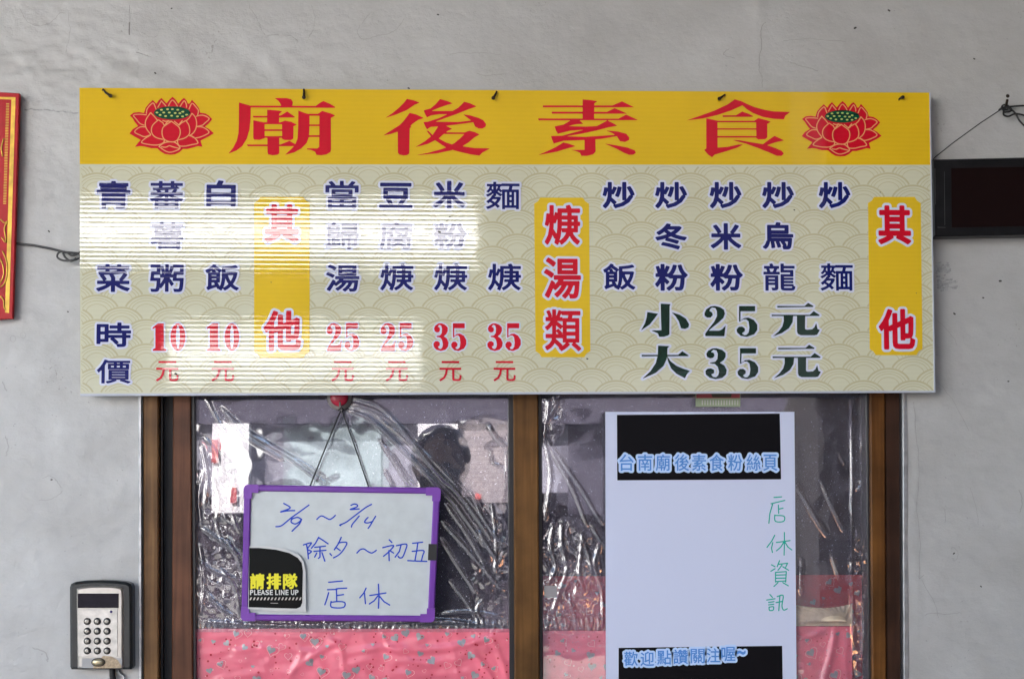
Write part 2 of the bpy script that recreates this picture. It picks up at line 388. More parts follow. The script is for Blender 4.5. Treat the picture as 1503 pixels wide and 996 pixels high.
def levelset(D, lev, x0, y0, st):
    v = D-lev; ny, nx = v.shape; V = []; F = []
    ins = v < 0
    full = ins[:-1, :-1] & ins[1:, :-1] & ins[:-1, 1:] & ins[1:, 1:]
    anyi = ins[:-1, :-1] | ins[1:, :-1] | ins[:-1, 1:] | ins[1:, 1:]
    for j in range(ny-1):
        row = full[j]; i = 0
        while i < nx-1:
            if row[i]:
                k = i
                while k < nx-1 and row[k]: k += 1
                n = len(V); xa, xb = x0+i*st, x0+k*st; ya, yb = y0+j*st, y0+(j+1)*st
                V += [(xa, ya), (xa, yb), (xb, yb), (xb, ya)]; F.append((n, n+1, n+2, n+3)); i = k
            else: i += 1
    js, is_ = np.nonzero(anyi & ~full)
    for j, i in zip(js.tolist(), is_.tolist()):
        cs = ((i, j), (i, j+1), (i+1, j+1), (i+1, j)); pts = []
        for a in range(4):
            (ia, ja), (ib, jb) = cs[a], cs[(a+1) % 4]
            va, vb = v[ja, ia], v[jb, ib]
            if va < 0: pts.append((x0+ia*st, y0+ja*st))
            if (va < 0) != (vb < 0):
                t = va/(va-vb); pts.append((x0+(ia+(ib-ia)*t)*st, y0+(ja+(jb-ja)*t)*st))
        if len(pts) >= 3:
            n = len(V); V += pts; F.append(tuple(range(n, n+len(pts))))
    return V, F
def contours(ch):
    """outline loops of a character of Blender's own built-in typeface, in em units"""
    c = bpy.data.curves.new('t', 'FONT'); c.body = ch; c.resolution_u = 3
    o = bpy.data.objects.new('t', c); col.objects.link(o)
    me = bpy.data.meshes.new_from_object(o.evaluated_get(bpy.context.evaluated_depsgraph_get()))
    bpy.data.objects.remove(o); bpy.data.curves.remove(c)
    # weld by position, then keep the edges used by one face only
    key = {}; idx = []; pos = []
    for v in me.vertices:
        k = (round(v.co.x, 4), round(v.co.y, 4))
        if k not in key: key[k] = len(pos); pos.append(k)
        idx.append(key[k])
    cnt = {}
    for p in me.polygons:
        vs_ = [idx[i] for i in p.vertices]
        for a in range(len(vs_)):
            e = (vs_[a], vs_[(a+1) % len(vs_)])
            if e[0] != e[1]: cnt[frozenset(e)] = cnt.get(frozenset(e), 0)+1
    bpy.data.meshes.remove(me)
    segs = [tuple(e) for e, n in cnt.items() if n % 2 == 1]
    return pos, segs
def field_segs(pos, segs, x0, y0, nx, ny, st, mp):
    X, Y = np.meshgrid(x0+np.arange(nx)*st, y0+np.arange(ny)*st)
    pp = [mp(*p) for p in pos]; best = np.full(X.shape, 1e9); ins = np.zeros(X.shape, bool)
    for a, b in segs:
        (ax, ay), (bx, by) = pp[a], pp[b]; dx, dy = bx-ax, by-ay; L = dx*dx+dy*dy
        if L < 1e-12: continue
        t = np.clip(((X-ax)*dx+(Y-ay)*dy)/L, 0, 1)
        best = np.minimum(best, (X-ax-t*dx)**2+(Y-ay-t*dy)**2)
        if ay != by: ins ^= ((ay > Y) != (by > Y)) & (X < (bx-ax)*(Y-ay)/(by-ay)+ax)
    d = np.sqrt(best); return np.where(ins, -d, d)
_gc = {}; _mc = {}
def print_mesh(name, V, F, s, mat):
    me = bpy.data.meshes.new(name)
    me.from_pydata([(x*s, 0, -y*s) for x, y in V], [], F); me.materials.append(mat); me.update(); return me
def glyph(ch, cx, cy, w, h, grow, halo, Y, fmat, hmat, parent, name='character', st=.75, dy=.0002, rot=0):
    """one printed character fitted into w x h px about (cx, cy), thickened by grow, with a halo of so many px"""
    key = (ch, round(w), round(h), grow, halo, round(Y, 4), fmat.name)
    if key not in _mc:
        if ch not in _gc: _gc[ch] = contours(ch)
        pos, segs = _gc[ch]
        xs = [p[0] for p in pos]; ys = [p[1] for p in pos]
        kx = (w-2*grow)/(max(xs)-min(xs)+1e-6) ; ky = (h-2*grow)/(max(ys)-min(ys)+1e-6); mx_, my_ = (max(xs)+min(xs))/2, (max(ys)+min(ys))/2
        pad = grow+halo+2*st
        nx = int((w+2*pad)/st)+1; ny = int((h+2*pad)/st)+1; x0, y0 = -nx*st/2, -ny*st/2
        D = field_segs(pos, segs, x0, y0, nx, ny, st, lambda x, y: ((x-mx_)*kx, -(y-my_)*ky))
        s = SC(Y)
        a = print_mesh(name, *levelset(D, grow, x0, y0, st), s, fmat)
        b = print_mesh('outline', *levelset(D, grow+halo, x0, y0, st), s, hmat) if halo else None
        _mc[key] = (a, b)
    a, b = _mc[key]
    o = bpy.data.objects.new(name, a); col.objects.link(o); o.parent = parent
    o.location = P(cx, cy, Y-dy)-wloc(parent); o.rotation_euler.y = rot
    if b:
        q = bpy.data.objects.new('outline', b); col.objects.link(q); q.parent = o; q.location = (0, dy, 0)
    return o
def traced(name, groups, caps, Y, mats, levels, parent, st=.7, local=False):
    """print traced in photograph pixels; one object per level, the first is the parent of the next"""
    pts = [p for g in groups for c in g for p in c]+[p for pl, hw in caps for p in pl]
    m = max(levels)+3+max([hw for _, hw in caps]+[0])
    x0 = min(p[0] for p in pts)-m; x1 = max(p[0] for p in pts)+m; y0 = min(p[1] for p in pts)-m; y1 = max(p[1] for p in pts)+m
    nx = int((x1-x0)/st)+1; ny = int((y1-y0)/st)+1
    D = field(groups, caps, x0, y0, nx, ny, st)
    first = None
    for k, (lv, mt) in enumerate(zip(levels, mats)):
        V, F = levelset(D, lv, x0, y0, st)
        if not V: continue
        A = np.array(V); W3 = PN(A[:, 0], A[:, 1], Y+.0002*k)
        o = mk(name if k == 0 else 'outline', W3, F, mt, parent if k == 0 else first, loc=(None if k else P((x0+x1)/2, (y0+y1)/2, Y)))
        if k == 0: first = o
    return first


# ================================================================== THE PLACE: wall, doorway, arcade, street
def plain(name, boxes, mat, label=None, cat=None, kind=None, group=None):
    mb = MB()
    for a, b in boxes: mb.box(a, b)
    c = Vector(boxes[0][0]).lerp(Vector(boxes[0][1]), .5); c.z = min(boxes[0][0][2], boxes[0][1][2])
    return tag(mb.build(name, mat, loc=c), label, cat, group, kind)
def fbm(x, y, s, seed=0.0, o=4):
    return noise.fractal(Vector((x*s, y*s, seed)), 1.0, 2.0, o)
M['asphalt'] = simple('asphalt', (.19, .185, .175), .85, var=.25, scale=4)
M['tilefloor'] = simple('arcade_floor', (.30, .28, .26), .5, var=.15, scale=6)
M['ceil'] = simple('arcade_ceiling', (.13, .12, .11), .8)
M['plaster'] = simple('street_plaster', (.52, .50, .56), .8, var=.1, scale=2)
M['whiteplaster'] = simple('white_panel', (.88, .89, .91), .7, var=.08, scale=1.5)
M['brown'] = simple('dark_facade', (.014, .012, .012), .9, var=.3, scale=6, spec=0)  # near-black tone chosen to keep mirrored haze off the sign
M['canopyp'] = simple('grey_canopy', (.058, .055, .075), .8, spec=0)
M['glintdim'] = simple('grey_white_panel', (.66, .67, .69), .7, var=.12, scale=2)  # dimmer white for the weaker lower glint
M['rednotice'] = simple('red_notice', (.55, .10, .10), .7, spec=0)
M['palepanel'] = simple('pale_panel', (.22, .22, .27), .8, spec=0, var=.3, scale=5)
M['brick'] = simple('pale_brick', (.34, .29, .30), .8, var=.1, scale=20)
M['aqua'] = simple('aqua_shutter', (.27, .33, .36), .6, spec=0, var=.35, scale=4)
M['orange'] = simple('reflector_orange', (.88, .42, .19), .6)
M['sidewall'] = simple('blocking_wall', (.16, .13, .11), .8)

_m, _t, _b = newmat('pale_brick_courses'); _tc = N(_t, 'ShaderNodeTexCoord'); _mp = N(_t, 'ShaderNodeMapping'); _mp.inputs['Rotation'].default_value = (math.pi/2, 0, 0); _t.links.new(_tc.outputs['Object'], _mp.inputs[0])
_br = N(_t, 'ShaderNodeTexBrick'); _br.inputs['Scale'].default_value = 7; _br.inputs['Color1'].default_value = (.28, .25, .26, 1); _br.inputs['Color2'].default_value = (.22, .20, .22, 1); _br.inputs['Mortar'].default_value = (.09, .08, .09, 1)
_t.links.new(_mp.outputs[0], _br.inputs['Vector']); _t.links.new(_br.outputs['Color'], _b.inputs['Base Color']); _b.inputs['Specular IOR Level'].default_value = 0
M['brick'] = _m
tag(plain('ground', [((-60, -60, -.3), (60, 40, 0))], M['asphalt']), kind='structure')
tag(plain('arcade_floor', [((-9, -2.9, 0), (2.4, -.02, .12))], M['tilefloor']), kind='structure')

# the wall with the doorway in it, finely uneven where the photograph shows it
EL, ER, ET = 203.0, 1331.0, 560.0
def wall_h(px, py):
    v = 0.0013*fbm(px, py*1.3, .011, 3.1, 4)+.0006*fbm(px, py*1.5, .05, 8.2, 4)
    a = math.exp(-((px-190)/200)**2-((py-95)/40)**2)+math.exp(-((px-420)/160)**2-((py-95)/38)**2)+.8*math.exp(-((px-45)/40)**2-((py-108)/28)**2)
    v += a*.0026*fbm(px*.8, py*3, .045, 5.5, 4)
    v += .0011*math.exp(-((px-1343-5*math.sin(py*.03))/5)**2)*(1 if py > 590 else 0)*(.6+fbm(px, py, .06, 1))
    if py < 130: v += .0012*math.exp(-((px-1113+(py-60)*.02)/6)**2)
    return v
wv = []; wf = []
def wall_grid(x0, x1, y0, y1, st=5.0):
    nx = max(2, int(math.ceil((x1-x0)/st))+1); ny = max(2, int(math.ceil((y1-y0)/st))+1); n = len(wv)
    gx = np.linspace(x0, x1, nx); gy = np.linspace(y0, y1, ny)
    for y in gy:
        for x in gx:
            p = P(x, y, 0); wv.append((p.x, -wall_h(x, y), p.z))
    for j in range(ny-1):
        for i in range(nx-1):
            a = n+j*nx+i; wf.append((a, a+nx, a+nx+1, a+1))
wall_grid(-40, EL, -40, 1100, 4.5); wall_grid(EL, ER, -40, ET, 9); wall_grid(ER, 1545, -40, 1100, 4.5)
A0, A1 = P(-40, -40), P(1545, 1100); eL, eR, eT = P(EL, 600).x, P(ER, 600).x, P(700, ET).z
wb = MB(); wb.V = wv; wb.F = wf
wb.box((-9, .004, .1), (A0.x+.003, .12, 3.0)); wb.box((A1.x-.003, .004, .1), (2.4, .12, 3.0)); wb.box((A0.x, .004, A0.z-.004), (A1.x, .12, 3.0))
wb.box((A0.x, .004, .1), (P(EL, 1100).x-.001, .12, A0.z-.004)) ; wb.box((P(ER, 1100).x+.004, .004, .1), (A1.x, .12, A0.z-.004))
wb.box((eL-.001, .004, eT+.001), (eR+.004, .12, A0.z-.004))
wall = tag(wb.build('wall', M['wall'], smooth=True, loc=(0, 0, .1)), 'old white plaster wall with cracks, stains and glossy paint around the doorway', 'wall')
for p in wall.data.polygons:
    if p.area > .01: p.use_smooth = False

# cracks and marks that have a shape of their own
def wmark(name, strokes, mt, groups=()):
    pts = [p for s_, h in strokes for p in s_]
    x0 = min(p[0] for p in pts)-4; x1 = max(p[0] for p in pts)+4; y0 = min(p[1] for p in pts)-4; y1 = max(p[1] for p in pts)+4
    D = field([], strokes, x0, y0, int((x1-x0)/.6)+1, int((y1-y0)/.6)+1, .6)
    V, F = levelset(D, 0, x0, y0, .6)
    if not V: return
    W3 = [(lambda p: (p.x, -wall_h(x, y)-.0003, p.z))(P(x, y, 0)) for x, y in V]
    return mk(name, W3, F, mt, wall, loc=P((x0+x1)/2, (y0+y1)/2, 0))
def jag(pts, amp, n=5):
    out = []
    for k, p in enumerate(smooth_curve(pts, n)):
        out.append((p[0]+amp*noise.noise(Vector((k*.7, p[0]*.1, 1))), p[1]+amp*noise.noise(Vector((k*.7, p[1]*.1, 9)))))
    return out
wmark('crack', [(jag([(361,-5),(368,12),(378,30),(384,44),(391,53),(402,51),(418,53),(428,54),(436,60),(444,65),(450,62),(454,54),(460,42),(462,25),(457,8)], 2.2), .45)], M['crack_soft'])
wmark('crack', [(jag([(543,20),(534,31),(526,42),(526,52),(533,58),(545,56),(556,52),(570,50),(582,43),(590,33),(596,21)], 1.6), .4)], M['crack_soft'])
wmark('crack', [(jag([(1124,33),(1118,40),(1117,52),(1118,68),(1115,82),(1114,100),(1118,112),(1119,128)], 1.6), .5)], M['crack_soft'])
wmark('crack', [(jag([(30,14),(37,28),(47,36),(60,38),(76,32),(88,20),(96,20)], 1.5), .45)], M['crack_soft'])
wmark('crack', [(jag([(190,8),(191,30),(190,50)], .6), .35), ([(190, 34), (190, 51)], 1.0)], M['crack'])
wmark('crack', [(jag([(1341,590),(1344,640),(1349,690),(1346,740),(1350,790),(1349,845),(1356,843)], 3), .5)], M['crack_soft'])
wmark('crack', [(jag([(1352,850),(1370,880),(1378,905)], 3), .4)], M['crack_soft'])
wmark('smudge', [(jag([(37,161),(55,161),(75,162),(92,164),(114,165)], 2.5, 4), 1.1)], M['smudge'])
rs = random.Random(4)
for (sx0, sx1, sy0, sy1, ang) in ((1374, 1392, 384, 403, -.1), (1376, 1402, 406, 428, -.15)):
    wmark('smudge', [([(x, y), (x+rs.uniform(1, 5), y+rs.uniform(-1, .6))], rs.uniform(.3, 1.5)) for x, y in [(sx0+(sx1-sx0)*rs.random()**1.6, rs.gauss((sy0+sy1)/2, (sy1-sy0)/4.5)) for _ in range(46)]], M['smudge'])
spots = [(252,13,1.4),(228,107,1.6),(239,104,1.1),(569,118,1.2),(600,130,1.7),(643,22,1.7),(636,46,1),(757,126,1),(1066,97,1.2),(1263,128,1.3),(1430,86,1.6),(1305,15,2),(1313,16,1.2),
         (1255,42,2.2),(1468,413,2.2),(1471,407,1),(1443,437,1.6),(1401,460,1.8),(1400,812,1.6),(1397,808,1),(66,223,1.2),(57,201,1),(76,704,1.6),(48,170,1),(130,590,1.2),(22,622,1.2),
         (180,690,1.2),(203,205,1),(150,640,1.3),(10,540,1.1),(70,780,1),(1388,700,1.2),(1420,760,1.2),(1440,860,1.4),(1360,940,1.2),(72,339,1.6),(100,457,1.4),(1480,560,1.5),(1375,520,1.2)]
spots += [(rs.choice((rs.uniform(5, 195), rs.uniform(1375, 1500))), rs.uniform(480, 990), rs.uniform(.5, 1.15)) for _ in range(46)]+[(rs.uniform(5, 1500), rs.uniform(4, 122), rs.uniform(.4, 1.0)) for _ in range(44)]
for x, y, r in spots:
    wmark('spot', [([(x-r*.5, y+rs.uniform(-.6, .6)), (x+r*.4, y+r*rs.uniform(-.6, .8))], r*.62)], M['spot'] if r > 1.3 else M['smudge'])
wmark('crack', [([(x+4*math.cos(a), y+4.5*math.sin(a)) for a in np.linspace(0, 6.2, 14)], .35) for x, y in ((34, 492), (19, 497))], M['crack_soft'])

for q, h_ in (([(1356,902),(1372,899),(1390,901),(1408,898)], .5), ([(1395,805),(1401,803),(1406,812),(1402,822),(1397,818)], .4), ([(1386,745),(1388,757),(1387,766)], .5), ([(1424,715),(1432,742),(1436,770)], .35), ([(1496,718),(1500,735),(1497,752)], .6), ([(1376,470),(1392,486),(1405,505)], .35),
               ([(700,108),(713,111),(730,110),(740,109)], .6), ([(660,80),(690,77),(735,80)], .45), ([(1160,92),(1178,98),(1200,104)], .7), ([(1150,60),(1190,57),(1240,62)], .45), ([(1070,72),(1062,80),(1078,86)], .5), ([(100,20),(103,50),(96,80)], .4), ([(200,77),(215,82),(222,84)], .6), ([(208,48),(222,55),(232,52)], .4),
               ([(5,240),(20,232),(34,236)], .35), ([(62,702),(74,698),(84,706),(90,716)], .45), ([(58,735),(80,730),(92,720)], .4), ([(8,640),(12,655),(9,668)], .7), ([(4,560),(9,572)], .8), ([(118,552),(130,556),(136,550)], .5), ([(140,930),(150,926)], .4), ([(48,950),(66,957),(70,970)], .9), ([(1376,560),(1400,590),(1422,632)], .4)):
    wmark('scuff', [(jag(q, 2.4, 5), h_)], M['crack_soft'])
# the arcade: ceiling, front beam, columns, storey above, added blocking wall
plain('arcade_ceiling', [((-3, -2.8, 3.0), (2.4, .12, 3.15))], M['ceil'], kind='structure')
plain('upper_storey', [((-3, -2.8, 3.16), (12, 5, 5.2)), ((-9, .13, 3.16), (-3, 5, 5.2))], M['ceil'], 'plain unseen upper storey, added over the arcade to block the sun', 'building')  # unseen mass, added to keep direct sun out of the arcade
plain('blocking_wall', [((1.95, -2.8, 0), (2.1, .1, 3.0))], M['sidewall'], 'unseen dark wall added on the right to block light', 'wall')  # unseen, added to cut light so the right side falls darker
plain('arcade_column', [((1.15, -2.8, .12), (1.75, -2.35, 3.0))], M['sidewall'], 'dark square arcade column at the kerb on the right', 'column')
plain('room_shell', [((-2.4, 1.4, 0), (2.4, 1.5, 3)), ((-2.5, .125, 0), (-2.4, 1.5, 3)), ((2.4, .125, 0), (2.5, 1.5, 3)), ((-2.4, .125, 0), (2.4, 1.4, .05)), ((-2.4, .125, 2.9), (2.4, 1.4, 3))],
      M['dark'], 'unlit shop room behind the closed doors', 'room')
# the building across the street
ob = empty('street_building', (0, -10, 0)); tag(ob, 'sunlit shop building across the street, mirrored in the door glass', 'building')
def obx(name, mat, *boxes):
    mb = MB()
    for a, b in boxes: mb.box(a, b)
    return mb.build(name, mat, ob)
obx('wall', M['whiteplaster'], ((-16, -9.6, 1.93), (-4.2, -9.0, 5.0)))  # unseen facade, kept white here to throw light from the left
obx('wall', M['brown'], ((-4.2, -9.6, 1.93), (14, -9.0, 5.0)))  # blackened where the sign mirrors it, to hold down haze
obx('canopy', M['canopyp'], ((-4.2, -9.5, 1.93), (6, -8.9, 2.24)))
obx('lit_panel', M['palepanel'], ((-3.2, -9.2, 1.38), (.9, -9.06, 1.93)))
obx('lit_panel', M['canopyp'], ((.9, -9.2, 1.2), (3.0, -9.06, 1.93)))
obx('glint_board', M['whiteplaster'], ((-3.9, -8.99, 3.29), (.16, -8.94, 3.60)))  # added bright strip, sized and placed for the upper sign glint
obx('glint_board', M['glintdim'], ((-2.3, -8.99, 2.33), (-.3, -8.94, 2.62)))  # added dimmer strip, placed for the lower sign glint
obx('pillar', M['whiteplaster'], ((-1.95, -9.3, 1.22), (-1.66, -8.9, 1.93)))
obx('pillar', M['whiteplaster'], ((-.32, -9.3, 1.2), (0, -8.9, 1.93)))
obx('notice', M['rednotice'], ((-1.95, -8.89, 1.62), (-1.90, -8.87, 1.80)))
obx('notice', M['rednotice'], ((-1.80, -8.89, 1.30), (-1.75, -8.87, 1.42)))
obx('notice', M['rednotice'], ((.14, -8.94, 1.33), (.19, -8.92, 1.37)))
obx('brick_panel', M['brick'], ((0, -9.3, 1.3), (.45, -8.95, 1.93)))
obx('shutter', M['aqua'], ((-1.40, -9.2, 1.42), (-.62, -9.03, 1.92)))
obx('shop_recess', M['dark'], ((-16, -10.5, 0), (14, -9.6, 1.93)))  # solid block; the opening's shade is put into its dark colour
obx('wall', M['whiteplaster'], ((-9, -9.3, 1.45), (-3.2, -8.9, 1.93)), ((-9, -9.3, 0), (-5.5, -8.9, 1.45)))  # white only where it feeds light without flooding the film creases
refl = MB(); refl.box((1.72, -8.2, 0), (2.18, -7.8, .40)); refl.add([(1.68, -8.25, .40), (2.22, -8.25, .40), (2.22, -8.02, .66), (1.68, -8.02, .66), (2.22, -7.75, .40), (1.68, -7.75, .40)], [(1, 0, 3, 2), (2, 3, 5, 4), (0, 5, 3), (1, 2, 4)])
tag(refl.build('orange_reflector', M['orange'], loc=(1.85, -8, 0)), 'unseen orange block added across the street for warm glints in the right pane', 'orange_reflector')  # added, unseen; gives the film creases their orange glints

# ------------------------------------------------------------------ the doorway: frame members, glass
door = empty('wooden_door', P(760, 996, .02)); tag(door, 'brown wooden double door with two glass panes below the menu sign', 'door')
def bar(name, xt0, xt1, xb0, xb1, Y0, Y1, mt, parent=door, bev=.0012, yt=560, yb=1110):
    return MB().pxprism([(xt0, yt), (xt1, yt), (xb1, yb), (xb0, yb)], Y0, Y1, bev).build(name, mt, parent)
jm = bar('metal_strip', 203, 207.3, 203, 208, -.002, .05, M['alu'], bev=.0008)
bar('metal_strip', 1325, 1331.3, 1327.5, 1334.5, -.002, .05, M['alu'], bev=.0008)
bar('seal', 207.5, 210, 208, 211, .004, .05, M['gasket'], bev=0)
bar('seal', 1322, 1325, 1324, 1327.5, .004, .05, M['gasket'], bev=0)
bar('jamb', 210, 232.5, 210.8, 233, .002, .06, M['woodA'], bev=.002)
bar('channel', 232.5, 254, 233, 252, .03, .06, M['darkgap'], bev=0)
bar('channel_rib', 236, 239, 236, 239, .018, .035, M['gasket'], bev=.0006)
bar('door_stile', 254, 280, 251.5, 284, .010, .06, M['woodB'], bev=.002)
bar('gasket', 280, 285.5, 284, 288, .015, .05, M['gasket'], bev=.0006)
bar('gasket', 746.5, 753.5, 748.5, 756, .015, .05, M['gasket'], bev=.0006)
bar('centre_stile', 753.5, 790, 756, 792.5, .004, .06, M['woodC'], bev=.002)
bar('gasket', 790, 795, 792.5, 797, .015, .05, M['gasket'], bev=.0006)
bar('gasket', 1272, 1277, 1276, 1281, .015, .05, M['gasket'], bev=.0006)
bar('door_stile', 1277, 1299, 1281, 1302, .008, .06, M['woodD'], bev=.002)
bar('jamb', 1299, 1322, 1302, 1324, .012, .06, M['woodE'], bev=.002)
YG = .036
for x0, x1, b0, b1 in ((284, 748, 287, 750), (793, 1274, 795, 1278)):
    MB().pxprism([(x0, 560), (x1, 560), (b1, 1110), (b0, 1110)], YG, YG+.004).build('window_pane', M['glass'], door)

# ------------------------------------------------------------------ sheets: clear film and pink plastic
def mkh(ridges, nz=(0, 1), crumple=None, seed=0.0):
    RG = []
    for pl, w, h in ridges:
        c = smooth_curve(pl, 4) if len(pl) > 2 else pl
        RG.append((np.array(c, float), w*.66, h*.95))
    def hf(X, Y_):
        H_ = np.zeros(X.shape)
        for c, w, h in RG:
            x0, x1 = c[:, 0].min()-4*w, c[:, 0].max()+4*w; y0, y1 = c[:, 1].min()-4*w, c[:, 1].max()+4*w
            m = (X >= x0) & (X <= x1) & (Y_ >= y0) & (Y_ <= y1)
            if not m.any(): continue
            x = X[m]; y = Y_[m]; best = np.full(x.shape, 1e9); tt = np.zeros(x.shape)
            n = len(c)-1
            for i in range(n):
                ax, ay = c[i]; dx, dy = c[i+1]-c[i]; L = dx*dx+dy*dy+1e-9
                t = np.clip(((x-ax)*dx+(y-ay)*dy)/L, 0, 1); d = (x-ax-t*dx)**2+(y-ay-t*dy)**2
                b = d < best; best = np.where(b, d, best); tt = np.where(b, (i+t)/n, tt)
            H_[m] += h*np.exp(-best/(w*w))*np.clip(np.sin(np.pi*np.clip(tt*.9+.05, 0, 1))*1.6, 0, 1)
        amp, sc_ = nz
        flat = []
        for x, y in zip(X.ravel().tolist(), Y_.ravel().tolist()):
            v = amp*noise.fractal(Vector((x*sc_, y*sc_, seed)), 1, 2, 3) if amp else 0
            if crumple:
                for cx, cy, rx, ry, a, s, sx in crumple:
                    q = ((x-cx)/rx)**2+((y-cy)/ry)**2
                    if q < 1:
                        k = (1-q)**.7 if q < 1 else 0
                        v += a*k*(1-abs(noise.fractal(Vector((x*s*sx, y*s, seed+cx)), 1, 2.1, 2))*2.2)
            flat.append(v)
        return H_+np.array(flat).reshape(X.shape)
    return hf
def sheet(name, x0, x1, y0, y1, Y, hf, mt, parent=None, st=2.2, skew=(0, 0)):
    nx = int((x1-x0)/st)+1; ny = int((y1-y0)/st)+1
    X, Y_ = np.meshgrid(np.linspace(x0, x1, nx), np.linspace(y0, y1, ny))
    u = (X-x0)/(x1-x0); v = (Y_-y0)/(y1-y0); X = X+v*(skew[0]*(1-u)+skew[1]*u)
    Wd = PN(X, Y_, Y); Hh = hf(X, Y_); Wd[..., 1] = Y-np.clip(Hh, -.006, .012)
    F = [(j*nx+i, (j+1)*nx+i, (j+1)*nx+i+1, j*nx+i+1) for j in range(ny-1) for i in range(nx-1)]
    return mk(name, Wd.reshape(-1, 3), F, mt, parent, True, loc=P((x0+x1)/2, y1, Y))
rr = random.Random(11)
RL = [([(303,584),(311,600),(323,622),(331,632)],2.2,.0022), ([(326,600),(345,618),(372,640),(420,667),(452,690),(482,712)],2.4,.0030), ([(331,612),(352,634),(372,648),(396,662),(416,674)],1.8,.0022),
      ([(335,608),(362,630),(400,652),(440,676),(478,700)],1.6,.0018),
      ([(518,583),(545,590),(565,603),(585,622),(602,642)],2.2,.0028), ([(516,592),(545,600),(573,615),(602,645),(640,690),(672,722),(702,762),(722,792)],2.6,.0032),
      ([(511,602),(536,610),(560,628),(592,660),(622,690),(662,732),(692,772),(712,802)],2.2,.0028), ([(558,647),(574,670),(590,695),(602,714)],1.8,.0022), ([(576,666),(596,698),(610,714)],1.8,.0020),
      ([(565,690),(572,702),(578,714)],1.5,.0015), ([(717,624),(728,642),(745,656)],2.4,.0030), ([(720,662),(724,678),(736,684)],1.6,.0016), ([(745,640),(744,690),(746,760)],1.5,.0016),
      ([(300,690),(292,730),(296,770)],3,.0028), ([(330,790),(345,810),(356,838)],2.4,.0026), ([(298,775),(320,790),(357,818)],2.6,.0026), ([(293,800),(300,850),(295,900)],3,.0028),
      ([(648,790),(676,835),(700,870)],1.6,.0018), ([(650,766),(690,810),(738,866)],1.8,.0020), ([(660,850),(690,890),(705,918)],1.6,.0018), ([(702,778),(716,800),(728,818)],3,.0028), ([(722,740),(728,790),(727,840)],2.4,.0022),
      ([(708,880),(700,895),(712,918)],2.2,.0024), ([(290,910),(420,917),(560,911),(745,916)],2.6,.0022), ([(505,906),(560,913),(640,909),(700,915)],1.8,.0022)]
RL += [([(596,640),(640,680),(690,735),(738,800)],1.4,.0018), ([(540,600),(600,650),(660,715)],1.2,.0016), ([(655,740),(690,790),(722,850)],1.6,.002), ([(300,640),(318,665),(330,700)],2.2,.0022),
       ([(296,655),(305,700),(300,745)],2.4,.0026), ([(312,700),(322,735),(318,770),(330,800)],2.4,.0026), ([(345,700),(338,740),(350,780)],2,.0024), ([(290,820),(310,835),(350,850)],2.2,.0024), ([(320,830),(345,860),(352,900)],2,.0024), ([(300,860),(318,885),(345,905)],2.2,.0024),
       ([(690,720),(715,770),(742,800)],1.6,.002), ([(650,900),(690,896),(740,905)],1.8,.0022)]
RL += [([(x, 912+rr.uniform(-6, 0)), (x+rr.uniform(-7, 7), 926)], 1.5, .0022) for x in np.arange(292, 745, 8.5)]
hL = mkh(RL, (.00030, .012), [(318, 745, 40, 85, .0011, .035, 1.2), (325, 860, 45, 60, .0012, .04, 1.3), (720, 830, 34, 90, .0008, .04, 1.4), (520, 915, 240, 12, .0014, .08, 1.2)], 2.0)
filmL = tag(sheet('clear_film', 286, 749, 577, 927, .024, hL, M['film'], skew=(2, 1), st=1.9), 'creased clear plastic film covering the left door pane', 'plastic film')
RR = [([(806,578),(804,605),(800,625),(798,648)],2.6,.003), ([(822,585),(812,602),(800,622)],2.2,.002), ([(799,646),(805,672),(808,700),(804,735),(800,762)],2.4,.0032), ([(803,648),(820,680),(838,712),(850,740),(862,772)],1.9,.0030),
      ([(804,646),(826,678),(850,712),(868,742),(884,768)],1.9,.0030), ([(812,770),(808,800),(815,830),(806,856)],3,.003), ([(826,765),(824,800),(832,835),(820,870),(812,895)],3.4,.0034), ([(853,782),(862,810),(870,838)],2.4,.0028),
      ([(854,784),(853,812),(850,838),(858,870)],2.4,.0026), ([(880,800),(872,830),(884,870),(884,920)],3,.003), ([(836,880),(842,900),(846,922)],3,.003), ([(868,770),(880,790),(890,800)],2.4,.0024),
      ([(1251,585),(1250,640),(1251,690),(1250,760),(1250,830),(1251,905)],1.8,.0026), ([(1168,712),(1180,730),(1192,752),(1214,786)],2.3,.0030), ([(1205,706),(1216,732),(1226,752),(1238,778)],2.0,.0030), ([(1230,665),(1236,674),(1240,682)],1.6,.0014),
      ([(1222,816),(1226,830),(1232,848)],2.2,.0026), ([(1177,822),(1176,850),(1177,870)],2.6,.0026), ([(1247,828),(1258,834),(1270,838)],1.8,.0018), ([(1263,640),(1266,650),(1264,660)],2,.0018), ([(1262,705),(1266,712),(1258,718)],2.4,.0024),
      ([(915,806),(950,808),(990,812),(1020,806)],2.2,.0014), ([(925,829),(950,830),(960,826)],1.8,.0013), ([(880,945),(930,938),(980,934),(1030,932)],1.7,.0014), ([(890,912),(905,914),(920,912)],1.6,.0012), ([(1265,880),(1268,920),(1266,960)],2.4,.002),
      ([(940,985),(985,990),(1010,984)],2.4,.0016)]
RR += [([(x, 906+rr.uniform(-6, 0)), (x+rr.uniform(-6, 6), 926)], 1.6, .0024) for x in np.arange(798, 884, 8)]
hR = mkh(RR, (.00030, .012), [(835, 845, 48, 85, .0018, .042, 1.6), (812, 605, 18, 40, .0010, .05, 1.5), (1262, 880, 14, 120, .0012, .06, 1)], 7.0)
filmR = tag(sheet('clear_film', 796, 1274, 577, 1098, .020, hR, M['film'], skew=(2, 4), st=2.0), 'long clear plastic film over the right door pane and the poster', 'plastic film')

